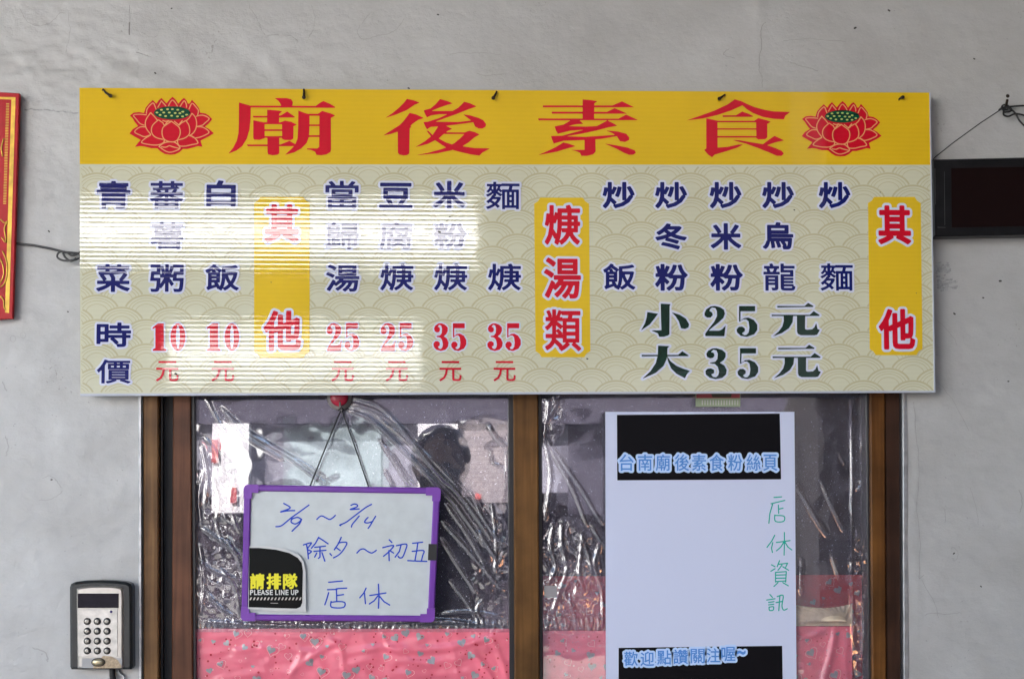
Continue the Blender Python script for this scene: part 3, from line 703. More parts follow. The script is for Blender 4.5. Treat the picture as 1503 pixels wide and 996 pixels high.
# pink plastic sheets with silver hearts
def pink(name, x0, x1, y0, y1, Y, hf, mt, label, hearts, seed, group='pink plastic sheets printed with hearts', skew=(0, 0)):
    s = sheet(name, x0, x1, y0, y1, Y, hf, mt, st=3, skew=skew); tag(s, label, 'plastic sheet', group)
    r = random.Random(seed); kinds = {'silver_hearts': (M['heart'], MB()), 'pale_hearts': (M['heartline'], MB()), 'red_dots': (M['dot'], MB())}
    ar = (x1-x0)*(y1-y0)
    placed = []
    def put(mb, shape):
        A = np.array(shape); Wd = PN(A[:, 0], A[:, 1], Y); Wd[:, 1] = Y-np.clip(hf(A[:, 0], A[:, 1]), -.006, .012)-.0005
        return Wd
    def heart(cx, cy, sz, rot, full=True):
        pts = []
        for k in range(16):
            t = 2*math.pi*k/16
            x = sz*.055*16*math.sin(t)**3/.9; y = -sz*.055*(13*math.cos(t)-5*math.cos(2*t)-2*math.cos(3*t)-math.cos(4*t))/.9
            pts.append((cx+x*math.cos(rot)-y*math.sin(rot), cy+x*math.sin(rot)+y*math.cos(rot)))
        return pts
    for k in range(int(ar/560)):
        for _ in range(20):
            cx, cy = r.uniform(x0+6, x1-6), r.uniform(y0+6, y1-6)
            if all((cx-a)**2+(cy-b)**2 > 16**2 for a, b in placed): break
        else: continue
        placed.append((cx, cy)); sz = r.choice((2.8, 3.6, 5, 6.6)); ro = r.uniform(-.7, .7)
        if r.random() < .72:
            p = heart(cx, cy, sz, ro); W3 = put(None, p+[(cx, cy)]); kinds['silver_hearts'][1].add(W3.tolist(), [(i, (i+1) % 16, 16) for i in range(16)])
            if r.random() < .35:
                a = heart(cx+2, cy+1, sz*1.55, ro); b = heart(cx+2, cy+1, sz*1.38, ro); W3 = put(None, a+b); kinds['pale_hearts'][1].add(W3.tolist(), [(i, (i+1) % 16, 16+(i+1) % 16, 16+i) for i in range(16)])
        else:
            a = heart(cx, cy, sz*.95, ro); b = heart(cx, cy, sz*.80, ro); W3 = put(None, a+b); kinds['pale_hearts'][1].add(W3.tolist(), [(i, (i+1) % 16, 16+(i+1) % 16, 16+i) for i in range(16)])
    for k in range(int(ar/240)):
        cx, cy, q = r.uniform(x0+4, x1-4), r.uniform(y0+4, y1-4), r.uniform(.8, 1.7)
        p = [(cx+q*math.cos(a), cy+q*math.sin(a)) for a in np.linspace(0, 2*math.pi, 9)[:-1]]
        kinds['red_dots' if r.random() < .75 else 'pale_hearts'][1].add(put(None, p).tolist(), [tuple(range(8))])
    for n, (mt_, mb) in kinds.items():
        o = mb.build(n, mt_, s); o['kind'] = 'stuff'
    return s
fold = [([(290,960),(340,955),(400,950),(470,958)],6,.003), ([(500,958),(560,950),(620,954),(680,945),(740,930)],7,.0055), ([(505,975),(560,965),(640,972),(690,960)],7,.004), ([(480,935),(500,950),(505,990)],5,.004), ([(430,985),(460,960),(500,940)],6,.0045),
        ([(720,935),(735,965),(745,1000)],6,.004), ([(690,950),(715,985),(730,1010)],7,.004), ([(300,935),(380,931),(470,936)],4,.0018), ([(560,985),(640,990),(700,983)],6,.003), ([(560,930),(572,948),(590,960)],4,.003), ([(420,1000),(435,975),(445,955)],5,.003), ([(300,1000),(390,985),(440,990)],7,.003)]
hP1 = mkh([(a, b*1.1, c*.62) for a, b, c in fold]+[([(300,975),(420,968),(520,985)],2.5,.0008), ([(600,940),(640,960),(700,955)],2,.0009), ([(380,940),(395,970),(402,1000)],2,.0008), ([(655,930),(668,960),(672,1000)],1.8,.0009), ([(530,928),(537,960),(533,1000)],2,.0008)], (.0011, .016), [(600, 960, 160, 50, .0018, .04, .6), (400, 970, 130, 50, .0016, .045, .7)], 21)
pink('pink_sheet', 288, 749, 922, 1098, .027, hP1, M['pink'], 'pink heart patterned sheet, creased, across the left pane below the whiteboard', None, 3, skew=(1, 1))
hP2 = mkh([([(800,950),(840,960),(885,948)],7,.002), ([(815,930),(850,940),(880,930)],8,.0018)], (.0012, .014), None, 31)
pink('pink_sheet', 797, 900, 925, 1098, .030, hP2, M['pink'], 'narrow smooth pink heart sheet left of the poster', None, 5)
hP3 = mkh([([(1225,920),(1222,945),(1215,975),(1205,1010)],7,.0055), ([(1160,925),(1185,935),(1215,920)],5,.003), ([(1245,930),(1240,965),(1244,1000)],5,.002)], (.0012, .014), None, 41)
pink('pink_sheet', 1130, 1251, 919, 1098, .0275, hP3, M['pink'], 'deep pink heart sheet with a long shiny fold right of the poster', None, 8)
hP4 = mkh([], (.0015, .02), None, 51)
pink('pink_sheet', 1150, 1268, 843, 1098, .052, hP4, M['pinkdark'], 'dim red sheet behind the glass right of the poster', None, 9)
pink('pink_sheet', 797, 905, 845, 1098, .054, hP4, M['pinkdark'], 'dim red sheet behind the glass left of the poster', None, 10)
# gathered beige cloth on top of the right pink sheet
bc = []
for k in range(14):
    a = math.pi*(1.02+.52*k/13); bc.append(([(1238, 910), (1238+110*math.cos(a), 916+80*math.sin(a)*.55)], 2.2, .0065))
hB = mkh(bc, (.0006, .05), None, 61)
nb = 40; X, Y_ = np.meshgrid(np.linspace(0, 1, nb), np.linspace(0, 1, 18))
top = 886+10*np.sin(X*2.4)-8*X; XX = 1163+X*88; YY = top+(918-top)*Y_
Wd = PN(XX, YY, .0285); Wd[..., 1] -= hB(XX, YY)
tag(mk('beige_cloth', Wd.reshape(-1, 3), [(j*nb+i, (j+1)*nb+i, (j+1)*nb+i+1, j*nb+i+1) for j in range(17) for i in range(nb-1)], M['beige'], None, True, loc=P(1205, 918, .0285)),
    'gathered beige cloth tucked above the deep pink sheet on the right', 'cloth')
MB().pxprism([(799, 859), (817, 859), (817, 876), (799, 876)], .0185, .0195).build('grey_tape', M['heart'])
tag(bpy.data.objects['grey_tape'], 'small square of grey tape low on the left edge of the right pane', 'tape')

# ------------------------------------------------------------------ the menu sign
YS = -.030
sign = empty('menu_sign', P(745, 577, YS)); tag(sign, 'wide yellow and cream fluted menu board with red title and blue dishes', 'sign')
MB().pxprism([(116.5, 129), (1364.5, 136), (1371.5, 575.5), (118, 580)], YS, YS+.005).build('panel', M['cream'], sign)
MB().pxprism([(117.5, 577.5), (1372, 573), (1372, 575.8), (118, 580.8)], YS-.0012, YS+.006).build('bottom_edge', M['edge'], sign)
MB().pxprism([(1364, 136), (1365.6, 136), (1373, 575.6), (1371, 575.6)], YS-.0008, YS+.006).build('side_edge', M['edge'], sign)
MB().pxprism([(116.5, 129), (1364, 136), (1366, 242), (117, 241)], YS-.0004, YS-.0001).build('title_band', M['yellow'], sign)
# overlapping wave scales, only the lines left uncovered by the scale in front
wav = MB(); SP, RH, RX, RY = 72.6, 17.9, 32.5, 25.5
rows = list(range(-2, 21)); xs0 = 130.0
def centers(r): return [(xs0+(.5*SP if r % 2 else 0)+k*SP-24, 262+r*RH) for k in range(-1, 19)]
def in_scale(x, y, r):
    cy = 262+r*RH; off = xs0+(.5*SP if r % 2 else 0)-24
    dx = (x-off) % SP; dx = min(dx, SP-dx)
    if y > cy: return False
    return (dx/(RX+1.6))**2+((y-cy)/(RY+1.4))**2 < 1
for r in rows:
    for cx, cy in centers(r):
        for ks, wd in ((1.0, 2.7), (.84, 1.1), (.70, 1.0), (.50, 1.0)):
            for s in range(26):
                a0, a1 = math.pi*s/26, math.pi*(s+1)/26; am = (a0+a1)/2
                mxp, myp = cx+RX*ks*math.cos(am), cy-RY*ks*math.sin(am)
                if not (119.5 < mxp < 1363+(myp-140)*.016 and 244 < myp < 574.5): continue
                if any(in_scale(mxp, myp, q) for q in (r+1, r+2)): continue
                q = [(cx+(RX*ks+e)*math.cos(a), cy-(RY*ks+e)*math.sin(a)) for a, e in ((a0, -wd/2), (a1, -wd/2), (a1, wd/2), (a0, wd/2))]
                A = np.array(q); wav.add(PN(A[:, 0], A[:, 1], YS-.0002).tolist(), [(0, 1, 2, 3)])
o = wav.build('wave_pattern', M['tan'], sign); o['kind'] = 'stuff'
def plaque(x0, x1, y0, y1, sk=0):
    c = 9; k = 3.5
    pts = [(x0+c, y0), (x1-c, y0), (x1-c+k, y0+c-k), (x1, y0+c), (x1+sk, y1-c), (x1+sk-c+k, y1-c+k), (x1+sk-c, y1), (x0+sk+c, y1), (x0+sk+c-k, y1-c+k), (x0+sk, y1-c), (x0, y0+c), (x0+c-k, y0+c-k)]
    A = np.array(pts); mk('plaque', PN(A[:, 0], A[:, 1], YS-.0005), [tuple(range(len(pts)))], M['yellow2'], sign, loc=P((x0+x1)/2, (y0+y1)/2, YS))
plaque(373, 454.5, 289, 525); plaque(784, 864.5, 290, 524, 2); plaque(1274, 1351.5, 289, 521, 2.5)
YP = YS-.0006
# title, traced
def tr(polys, ox, oy, s): return [[[(ox+x/s, oy+y/s) for x, y in p]] for p in polys]
rc = lambda a, b, c, d: [(a, b), (c, b), (c, d), (a, d)]
T1 = [[(185,95),(325,133),(335,160),(333,300),(320,440),(285,560),(225,660),(150,715),(50,755),(110,680),(155,590),(178,490),(183,360)],
 [(325,135),(720,138),(1180,140),(1240,95),(1280,75),(1360,110),(1435,155),(1425,162),(335,157)], [(648,38),(800,38),(860,52),(882,90),(875,130),(850,148),(740,148),(715,100),(690,65)],
 [(550,188),(700,200),(742,210),(705,240),(702,370),(550,370)], [(365,268),(700,268),(740,255),(810,212),(908,280),(905,288),(370,288)],
 [(370,325),(500,352),(515,370),(515,555),(450,578),(385,575),(370,560)], rc(500,352,750,375), rc(510,443,750,462), rc(510,532,750,550),
 [(715,355),(780,330),(860,345),(932,382),(890,400),(888,560),(860,580),(780,580),(745,565),(742,355)], [(552,545),(705,545),(705,755),(680,770),(620,778),(565,765),(555,740)],
 [(285,640),(720,640),(770,620),(840,592),(905,630),(950,640),(880,660),(300,660)],
 [(955,200),(1060,238),(1098,245),(1098,400),(1090,540),(1060,620),(990,690),(900,740),(785,770),(870,690),(915,640),(945,560),(952,400)],
 rc(1090,242,1230,265), rc(1090,380,1230,398), rc(1085,520,1230,540),
 [(1210,240),(1265,205),(1370,235),(1430,262),(1375,295),(1378,700),(1370,735),(1320,765),(1250,778),(1190,772),(1170,730),(1120,708),(1065,700),(1070,690),(1200,690),(1225,670),(1228,250)]]
T2 = [[(330,48),(420,68),(492,98),(430,120),(330,190),(200,245),(55,292),(140,235),(230,160),(290,100)],
 [(365,230),(450,250),(545,295),(480,315),(400,370),(355,420),(230,465),(120,500),(25,520),(130,455),(240,385),(300,320)],
 [(210,440),(360,400),(392,410),(365,425),(358,755),(330,775),(285,780),(230,768),(213,745)],
 [(760,50),(850,75),(922,105),(850,125),(750,160),(640,205),(920,205),(1000,160),(1075,85),(1150,105),(1232,145),(1130,180),(980,240),(840,290),(690,345),(1000,348),(1165,328),(1062,250),(1150,262),(1260,295),(1320,325),(1355,375),(1350,405),(1310,430),(1260,430),(1215,405),(1190,350),(1000,375),(800,400),(640,410),(590,440),(572,410),(545,350),(600,345),(740,300),(860,245),(750,245),(640,262),(590,285),(570,250),(548,198),(640,170),(700,120)],
 [(740,395),(830,395),(915,435),(860,460),(810,500),(740,560),(690,585),(600,630),(445,670),(560,600),(660,520),(720,430)],
 [(585,460),(610,465),(660,515),(740,560),(830,610),(920,640),(1040,660),(1200,685),(1405,690),(1310,740),(1270,782),(1150,765),(1000,730),(860,690),(780,640),(700,585),(640,530)],
 [(820,482),(1080,482),(1140,460),(1210,478),(1270,508),(1200,550),(1130,610),(1040,665),(900,715),(720,752),(450,778),(600,748),(760,705),(860,670),(940,625),(1020,560),(1080,502),(820,502)]]
T3 = [rc(150,133,665,155), rc(265,215,668,238), [(660,133),(1050,133),(1175,80),(1330,155),(660,157)], [(660,217),(980,217),(1080,168),(1240,238),(660,240)],
 [(88,302),(1130,305),(1230,252),(1382,322),(95,325)], [(665,55),(780,65),(855,78),(815,105),(812,310),(665,310)],
 [(520,320),(615,320),(672,370),(580,375),(470,400),(700,408),(850,400),(900,375),(985,328),(1050,358),(1112,395),(1000,415),(850,455),(640,500),(440,532),(700,540),(1090,515),(1040,485),(970,458),(1120,470),(1230,500),(1270,550),(1265,580),(1215,605),(1150,595),(1110,530),(900,565),(690,580),(420,590),(290,625),(272,580),(255,530),(400,525),(600,470),(700,445),(500,460),(345,498),(320,460),(302,405),(420,380)],
 [(690,550),(830,550),(832,730),(800,765),(720,785),(650,785),(630,745),(580,722),(515,710),(690,708)],
 [(415,612),(490,630),(570,660),(480,685),(330,730),(90,775),(200,728),(320,670)], [(955,628),(1100,650),(1250,680),(1340,715),(1355,745),(1320,770),(1270,772),(1200,745),(1100,690)]]
T4 = [[(695,55),(780,78),(845,110),(790,130),(650,195),(470,255),(280,300),(75,325),(250,265),(430,200),(600,120)],
 [(790,125),(845,110),(950,155),(1080,190),(1200,210),(1410,218),(1350,265),(1330,310),(1200,305),(1060,280),(930,230),(850,180)],
 [(535,262),(710,260),(790,212),(870,240),(935,272),(920,280),(540,280)],
 [(325,300),(430,322),(468,330),(470,680),(600,670),(740,640),(800,640),(720,680),(600,720),(430,770),(400,802),(350,770),(298,710),(325,690)],
 rc(460,332,980,350), rc(465,430,980,445), rc(465,530,985,548),
 [(945,332),(1000,298),(1110,325),(1160,345),(1115,370),(1115,545),(1090,568),(1000,572),(975,555),(972,335)],
 [(665,580),(760,585),(900,610),(1060,635),(1140,575),(1210,528),(1270,555),(1330,585),(1220,610),(1110,648),(1220,685),(1300,720),(1330,755),(1300,785),(1240,785),(1150,745),(1000,685),(850,630)]]
for T, ox in ((T1, 330), (T2, 560), (T3, 780), (T4, 1000)):
    traced('character', tr(T, ox, 140, 8.841), [], YP, [M['red']], [.15], sign, st=.6)
# the four large green prices
G = {}
G['small'] = [[(160,142),(285,162),(245,215),(190,285),(90,352),(135,270),(155,200)], [(318,45),(430,50),(420,70),(418,400),(400,415),(350,430),(300,430),(285,390),(210,358),(325,355)], [(448,145),(540,175),(610,220),(648,285),(640,320),(600,338),(555,330),(530,250),(490,190)]]
G['big'] = [[(288,535),(420,540),(395,560),(392,640),(385,690),(350,770),(260,850),(105,920),(200,830),(260,740),(285,640)], [(95,642),(520,642),(570,600),(642,650),(640,656),(95,658)], [(390,655),(430,715),(500,770),(580,805),(660,830),(620,870),(600,915),(500,860),(440,800),(405,720)]]
G['2'] = [[(830,155),(850,110),(900,78),(950,72),(1010,85),(1055,115),(1067,160),(1050,210),(990,265),(920,320),(875,360),(1000,360),(1035,345),(1075,300),(1060,422),(840,422),(838,395),(880,335),(940,260),(975,190),(975,130),(955,95),(920,88),(895,105),(885,130),(915,145),(925,175),(900,205),(860,205),(832,185)]]
G['3'] = [[(850,630),(870,595),(920,568),(970,565),(1035,585),(1075,620),(1075,665),(1050,705),(1005,735),(1060,765),(1088,820),(1080,870),(1035,910),(960,925),(890,910),(845,870),(840,830),(865,805),(905,800),(940,820),(940,855),(905,870),(930,900),(965,905),(990,880),(1000,840),(985,780),(950,748),(895,742),(895,732),(950,725),(980,690),(985,630),(970,590),(935,580),(910,600),(905,610),(935,620),(945,650),(930,675),(895,682),(860,665)]]
G['5'] = [[(118,72),(305,72),(305,132),(135,132),(132,245),(180,212),(230,208),(290,235),(330,290),(330,350),(295,400),(210,430),(140,420),(95,380),(90,345),(115,315),(155,312),(185,335),(185,365),(150,390),(175,412),(205,410),(232,380),(240,320),(230,250),(200,225),(165,228),(120,255)]]
G['yuan'] = [[(565,72),(885,72),(925,35),(988,72),(985,82),(565,87)], [(500,174),(945,174),(990,132),(1060,178),(1055,187),(500,189)], [(640,180),(750,180),(742,260),(700,330),(620,385),(515,425),(580,370),(625,310),(642,250)],
 [(795,180),(890,180),(888,340),(910,350),(970,345),(1000,320),(1020,275),(1035,340),(1062,352),(1030,405),(1000,412),(840,412),(805,395),(797,370)]]
gm = [M['green'], M['halo']]; gl = [.15, 3.0]
for n, ox, oy in (('small', 930, 440), ('2', 930, 440), ('5', 1070, 440), ('yuan', 1070, 440), ('big', 930, 440), ('3', 930, 440), ('5', 1071.3, 501.8), ('yuan', 1071.4, 501.4)):
    traced('character', tr(G[n], ox, oy, 7.967), [], YP-.0002, gm, gl, sign, st=.6)
# condensed red digits
def fit(shape, x0, x1, y0, y1):
    xs = [p[0] for c in shape for p in c]; ys = [p[1] for c in shape for p in c]
    f = lambda p: (x0+(p[0]-min(xs))/(max(xs)-min(xs))*(x1-x0), y0+(p[1]-min(ys))/(max(ys)-min(ys))*(y1-y0))
    return [[f(p) for p in c] for c in shape]
el = lambda rx, ry: [(rx*math.cos(a), ry*math.sin(a)) for a in np.linspace(0, 2*math.pi, 25)[:-1]]
G['1'] = [[(467,452),(492,428),(519,428),(519,570),(530,577),(530,585),(468,585),(468,577),(480,570),(480,452),(467,460)]]
G['0'] = [el(42, 78), el(11, 68)]
rm = [M['red'], M['halo']]
for txt, x0, x1 in (('10', 224, 272), ('10', 304, 351), ('25', 480, 527), ('25', 559, 606), ('35', 636.5, 684), ('35', 715.5, 764)):
    w = (x1-x0-4.5)/2
    for ch, a in zip(txt, (x0, x1-w)):
        b = a+w if ch != '1' else a+w-2
        traced('character', [fit(G[ch], a, b, 474.5, 514.5)], [], YP-.0002, rm, [.35 if ch in '235' else .1, 2.4], sign, st=.55)
for cx in (245.5, 327, 503, 582.5, 661, 740.5):
    glyph('元', cx, 544.5, 33, 30, .25, 0, YP-.0002, M['red'], None, sign, st=.55)
# blue dish names
B = [('青',166.5,286,49,41),('蕃',244.5,286,49,41),('白',324.5,284,43,39),('當',502,286,49,42),('豆',581,287,49,38),('米',659.5,286,48,42),('麵',738,287,50,41),
     ('薯',245,346,48,40),('歸',502,346,49,40),('腐',581,346,49,40),('粉',661,346,49,38),('菜',166,408,49,41),('粥',245,408,49,41),('飯',326,407,49,39),('湯',503,408,49,40),
     ('焿',582.5,406.5,49,40),('焿',661.5,406.5,49,40),('焿',740.5,406.5,49,40),('時',167,491,50,36),('價',167,545,49,35),
     ('炒',908,286.5,48,40),('炒',985,286.5,48,40),('炒',1065,286.5,48,40),('炒',1142,286.5,48,40),('炒',1225,286.5,48,40),
     ('冬',985,347,47,39),('米',1065.5,347,46,40),('烏',1142,346,46,41),('飯',909,406,48,39),('粉',985.5,407,49,40),('粉',1066.5,407,49,40),('龍',1144,406.5,48,41),('麵',1228,406.5,49,41)]
fine = {'麵': .35, '龍': .45, '歸': .4, '薯': .5, '蕃': .5, '價': .4, '腐': .55, '粥': .7, '當': .6, '湯': .7, '飯': .8, '時': .8, '焿': .7, '菜': .9}
for ch, x, y, w, h in B:
    glyph(ch, x, y, w, h, fine.get(ch, 1.15)+.25, 3.0, YP-.0002, M['navy'], M['halo'], sign, st=.62)
for ch, x, y, w, h, gr in (('其',413.5,328,50,57,2.0),('他',414.5,485,55,59,1.9),('焿',825.5,330,53,60,1.5),('湯',825.5,408,55,61,1.5),('類',826.5,484.5,54,62,1.1),('其',1313,330,50,59,2.0),('他',1316.5,483,55,61,1.9)):
    glyph(ch, x, y, w, h, gr, 3.6, YP-.0002, M['red'], M['halo'], sign, st=.65)
# lotus emblems
LOUT = [(100,330),(150,292),(230,282),(298,295),(320,220),(370,160),(420,115),(470,165),(500,120),(540,85),(590,140),(610,160),(650,110),(695,68),(740,110),(775,165),(820,110),(855,85),(890,120),(910,165),(935,160),(965,110),(1020,170),(1065,230),(1080,290),(1150,300),(1200,330),(1250,380),(1200,440),(1145,485),(1200,515),(1270,575),(1200,620),(1130,655),(1085,680),(1110,765),(1050,755),(980,775),(900,795),(840,795),(790,840),(730,870),(660,875),(590,865),(530,830),(480,785),(400,785),(300,760),(240,755),(170,765),(210,715),(250,670),(180,630),(95,580),(140,520),(215,475),(170,420),(140,370)]
LLIN = [[(680,410),(740,455),(790,500),(802,570),(780,640),(740,685),(680,697),(610,680),(565,640),(548,570),(560,500),(610,455),(680,410)],
 [(500,390),(450,430),(410,480),(400,550),(430,610),(490,645),(560,660)], [(500,390),(560,430),(580,470)], [(880,400),(920,460),(935,540),(920,600),(860,645),(785,665)], [(880,400),(820,430),(785,465)],
 [(390,290),(340,360),(315,430),(330,510),(390,590)], [(390,290),(440,340),(480,390)], [(965,300),(1010,350),(1030,430),(1020,510),(985,570),(940,605)], [(965,300),(930,360),(890,400)],
 [(330,320),(230,312),(150,325),(190,380),(240,440),(300,465)], [(320,490),(240,490),(165,555),(240,600),(310,625),(390,595)], [(390,600),(310,650),(262,705),(350,730),(430,740),(510,735),(575,700),(575,660)],
 [(1025,340),(1090,325),(1150,335),(1205,375),(1150,430),(1110,465),(1040,480)], [(1040,485),(1110,490),(1180,530),(1200,570),(1130,610),(1060,635),(1000,640),(950,610)], [(930,610),(990,630),(1050,710),(960,735),(870,755),(790,750),(765,700),(770,665)],
 [(330,300),(345,230),(420,155),(450,200),(465,240)], [(490,215),(540,125),(600,195)], [(640,195),(660,150),(695,115),(740,160),(760,200)], [(800,205),(855,125),(885,170),(890,215)], [(925,240),(965,160),(1020,210),(1055,260),(1045,320)],
 [(505,760),(560,720),(610,700),(680,695),(740,710),(800,780),(740,820),(660,840),(590,820),(505,760)], [(540,765),(600,770),(650,750),(700,765),(795,790)], [(580,470),(630,410),(680,410)], [(720,410),(780,460),(830,400)], [(560,400),(600,412),(640,402)]]
SEED = [(540,250),(625,242),(693,242),(768,250),(838,277),(478,288),(572,288),(650,288),(732,295),(797,298),(890,318),(522,322),(598,338),(682,332),(763,342),(835,342)]
def lotus(fx, fy):
    f = lambda p: (fx(p[0]), fy(p[1]))
    k = traced('lotus_emblem', [[[f(p) for p in LOUT]]], [], YP, [M['red']], [0], sign, st=.6)
    caps = [([f(p) for p in (smooth_curve(l, 3) if len(l) > 3 else l)], .72) for l in LLIN]
    a = traced('petal_lines', [], caps, YP-.0002, [M['peach']], [0], k, st=.45)
    pod = traced('seed_pod', [[[f((690+255*math.cos(t), 293+92*math.sin(t))) for t in np.linspace(0, 2*math.pi, 33)[:-1]]]], [], YP-.0004, [M['podgreen']], [0], k, st=.6)
    mb = MB()
    for sx, sy in SEED:
        A = np.array([f((sx+20*math.cos(t), sy+12*math.sin(t))) for t in np.linspace(0, 2*math.pi, 9)[:-1]]); mb.add(PN(A[:, 0], A[:, 1], YP-.0006).tolist(), [tuple(range(8))])
    mb.build('seeds', M['seed'], k)
lotus(lambda x: 180+x/9.486, lambda y: 135+y/9.486)
lotus(lambda x: 1176.8+(x-95)/1175*117.2, lambda y: 148.4+(y-68)/807*81.4)
# fly specks on the board
for x, y, r in ((258,548,2.2),(149,345,.8),(660,318,1.2),(645,340,2.2),(656,324,1),(862,526,1.6),(396,496,1.2),(1166,308,1.4),(1292,282,1),(1345,430,.8),(590,373,1),(398,414,.9)):
    traced('speck', [], [([(x-r*.4, y), (x+r*.4, y+r*.3)], r*.6)], YS-.0012, [M['spot']], [0], sign, st=.4)

# nails and wire ends along the top edge
for i, (x, y, pts, lab) in enumerate(((157,138,[(151,131),(155,136),(162,141)],'bent rusty nail at the top left corner of the sign'), (446.5,139,[(446,131),(446,136),(446,143)],'upright black nail above the first title character'),
        (727,140,[(729,134),(727,139),(724,144)],'slanted nail above the gap before the third title character'), (1060,143,[(1064,139),(1060,142),(1056,145)],'short slanted nail above the last title character'), (1322,144,[(1320,145),(1322,144),(1325,143)],'round nail head above the right lotus emblem'))):
    mb = MB(); pp = [P(a, b, YS-.002-.0025*k) for k, (a, b) in enumerate(pts)]
    mb.tube(pp, [.0012, .0018, .0022], 8)
    c = pp[-1]; mb.lathe((c.x, c.y, c.z), [(.0030, -.0012), (.0032, 0), (.0015, .0012)], 10)
    mb.tube([pp[0], P(pts[0][0]-1, pts[0][1]+3, YS+.001)], .0012, 6)
    tag(mb.build('nail', M['nail'], loc=P(x, y, YS)), lab, 'nail', 'nails holding up the menu sign')

# ------------------------------------------------------------------ red board, wires, LED board
rb = empty('red_banner', P(8, 467, -.014)); tag(rb, 'red and gold printed board cut by the left picture edge', 'banner')
MB().pxprism([(-120, 128), (28.5, 137), (18.5, 467.5), (-124, 474)], -.016, -.008, .001).build('backing', M['redboard'], rb)
def rbx(u, v): return (28.5-10*v-u, 137+330.5*v)     # u px in from the right edge, v down the board
gp = [rbx(5.5, .018), rbx(5.5, .975), rbx(11.5, .972), rbx(11.5, .028), rbx(60, .024), rbx(60, .014)]
A = np.array(gp); mk('gold_border', PN(A[:, 0], A[:, 1], -.0165), [(0, 1, 2, 3), (0, 3, 4, 5)], M['gold'], rb)
mb = MB()
for k in range(64):
    v = .045+.45*k/64; q = [rbx(14.5, v), rbx(14.5, v+.0028), rbx(19, v+.0028), rbx(19, v)]
    A = np.array(q); mb.add(PN(A[:, 0], A[:, 1], -.0165).tolist(), [(0, 1, 2, 3)])
mb.build('gold_fringe', M['gold'], rb)
mb = MB()
for c in ([rbx(21, .20), rbx(24, .24), rbx(22, .28)], [rbx(22, .56), rbx(16, .575), rbx(12, .57), rbx(16, .60), rbx(13, .66), rbx(20, .64)], [rbx(18, .70), rbx(12, .74), rbx(10, .79), rbx(13, .84), rbx(19, .86)], [rbx(19, .9), rbx(14, .92), rbx(13, .95), rbx(10, .96)],
          [rbx(22, .73), rbx(17, .76), rbx(15, .80), rbx(18, .83), rbx(23, .85)]):
    mb.tube([P(x, y, -.0168) for x, y in smooth_curve(c, 5)], .0012, 6)
mb.build('gold_scroll', M['gold'], rb, True)
wr = MB(); wr.tube([P(x, y, z) for (x, y), z in zip([(15,355),(24,357.5),(50,360),(75,365),(95,370),(118,372)], (-.006,-.006,-.006,-.008,-.010,-.012))], .0019, 8)
wr.tube([P(x, y, -.012) for x, y in smooth_curve([(120,378),(106,382),(92,382),(84,377),(87,370),(97,370),(106,375),(118,370)], 6)], .0017, 8)
wr.tube([P(x, y, -.014) for x, y in smooth_curve([(92,371),(96,378),(104,383),(112,379)], 5)], .0017, 8)
tag(wr.build('wire', M['wire'], smooth=True, loc=P(60, 365, -.006)), 'grey wire with a looped end between the red board and the sign', 'wire')
lb = empty('display_board', P(1440, 345, -.03)); tag(lb, 'black electronic display board hanging unlit at the right edge', 'display')
MB().pxprism([(1368, 234), (1640, 228), (1640, 342), (1370.5, 347)], -.034, -.005, .002).build('casing', M['black'], lb)
MB().pxprism([(1396, 247), (1620, 243), (1620, 330), (1397, 334)], -.0345, -.033).build('screen', M['ledpanel'], lb)
mb = MB()
for q in ([(1372,247),(1372.6,247),(1373.2,300),(1372.6,300)], [(1386,252),(1386.4,252),(1387.2,330),(1386.6,330)], [(1376,333),(1388,333.4),(1388,334.2),(1376,334)]): mb.pxprism(q, -.0343, -.034)
mb.build('scratch', M['wire'], lb)
nl = MB(); c = P(1478, 152, -.012); nl.tube([P(1474, 160, .002), P(1477, 154, -.012), P(1478.5, 147, -.022)], .0022, 8); nl.lathe((P(1478.5, 147, -.022).x, -.022, P(1478.5, 147, 0).z), [(.002, -.004), (.0032, -.002), (.002, 0)], 10)
tag(nl.build('nail', M['nail'], loc=P(1476, 158, 0)), 'nail in the wall carrying the cords of the black display board', 'nail')
cd = MB(); cd.tube([P(x, y, z) for x, y, z in ((1369,236,-.03),(1371,232,-.028),(1400,209,-.022),(1440,180,-.015),(1475,157,-.010))], .0008, 6)
for pts in ([(1475,158),(1490,156),(1510,155)], [(1474,160),(1473,168),(1480,171),(1492,167),(1512,172)], [(1477,156),(1490,166),(1497,178),(1512,192)], [(1470,157),(1474,154),(1480,156),(1478,161),(1471,161)], [(1466,162),(1472,158),(1482,158),(1484,163),(1474,165)]):
    cd.tube([P(x, y, -.011) for x, y in smooth_curve(pts, 5)], .0015, 6)
tag(cd.build('cord', M['blackcord'], smooth=True, loc=P(1476, 158, 0)), 'knotted black cord running from the display board up to its nail', 'cord')

# ------------------------------------------------------------------ whiteboard with hook and cord
sh = empty('suction_hook', P(500, 594, .015)); tag(sh, 'red and grey suction hook peeping out below the sign', 'hook')
c = P(498, 583, .012)
MB().lathe((c.x, c.y, c.z), [(.021, .010), (.0205, .006), (.017, .002), (.010, 0)], 28).build('cup', M['suction'], sh, True)
MB().lathe((c.x, c.y-.002, c.z), [(.0145, .002), (.0145, -.003), (.011, -.006), (.004, -.007)], 24).build('knob', M['redplastic'], sh, True)
MB().tube([P(499, 590, .004), P(499, 600, 0), P(500, 605, -.001), P(501, 601, -.005)], .0018, 8).build('hook', M['suction'], sh, True)
YW = -.006
cw = MB(); cw.tube([P(501, 600, -.004), P(478, 656, YW+.001), P(455, 713, YW+.003)], .0011, 6); cw.tube([P(501, 600, -.004), P(521, 655, YW+.001), P(541, 714, YW+.003)], .0011, 6)
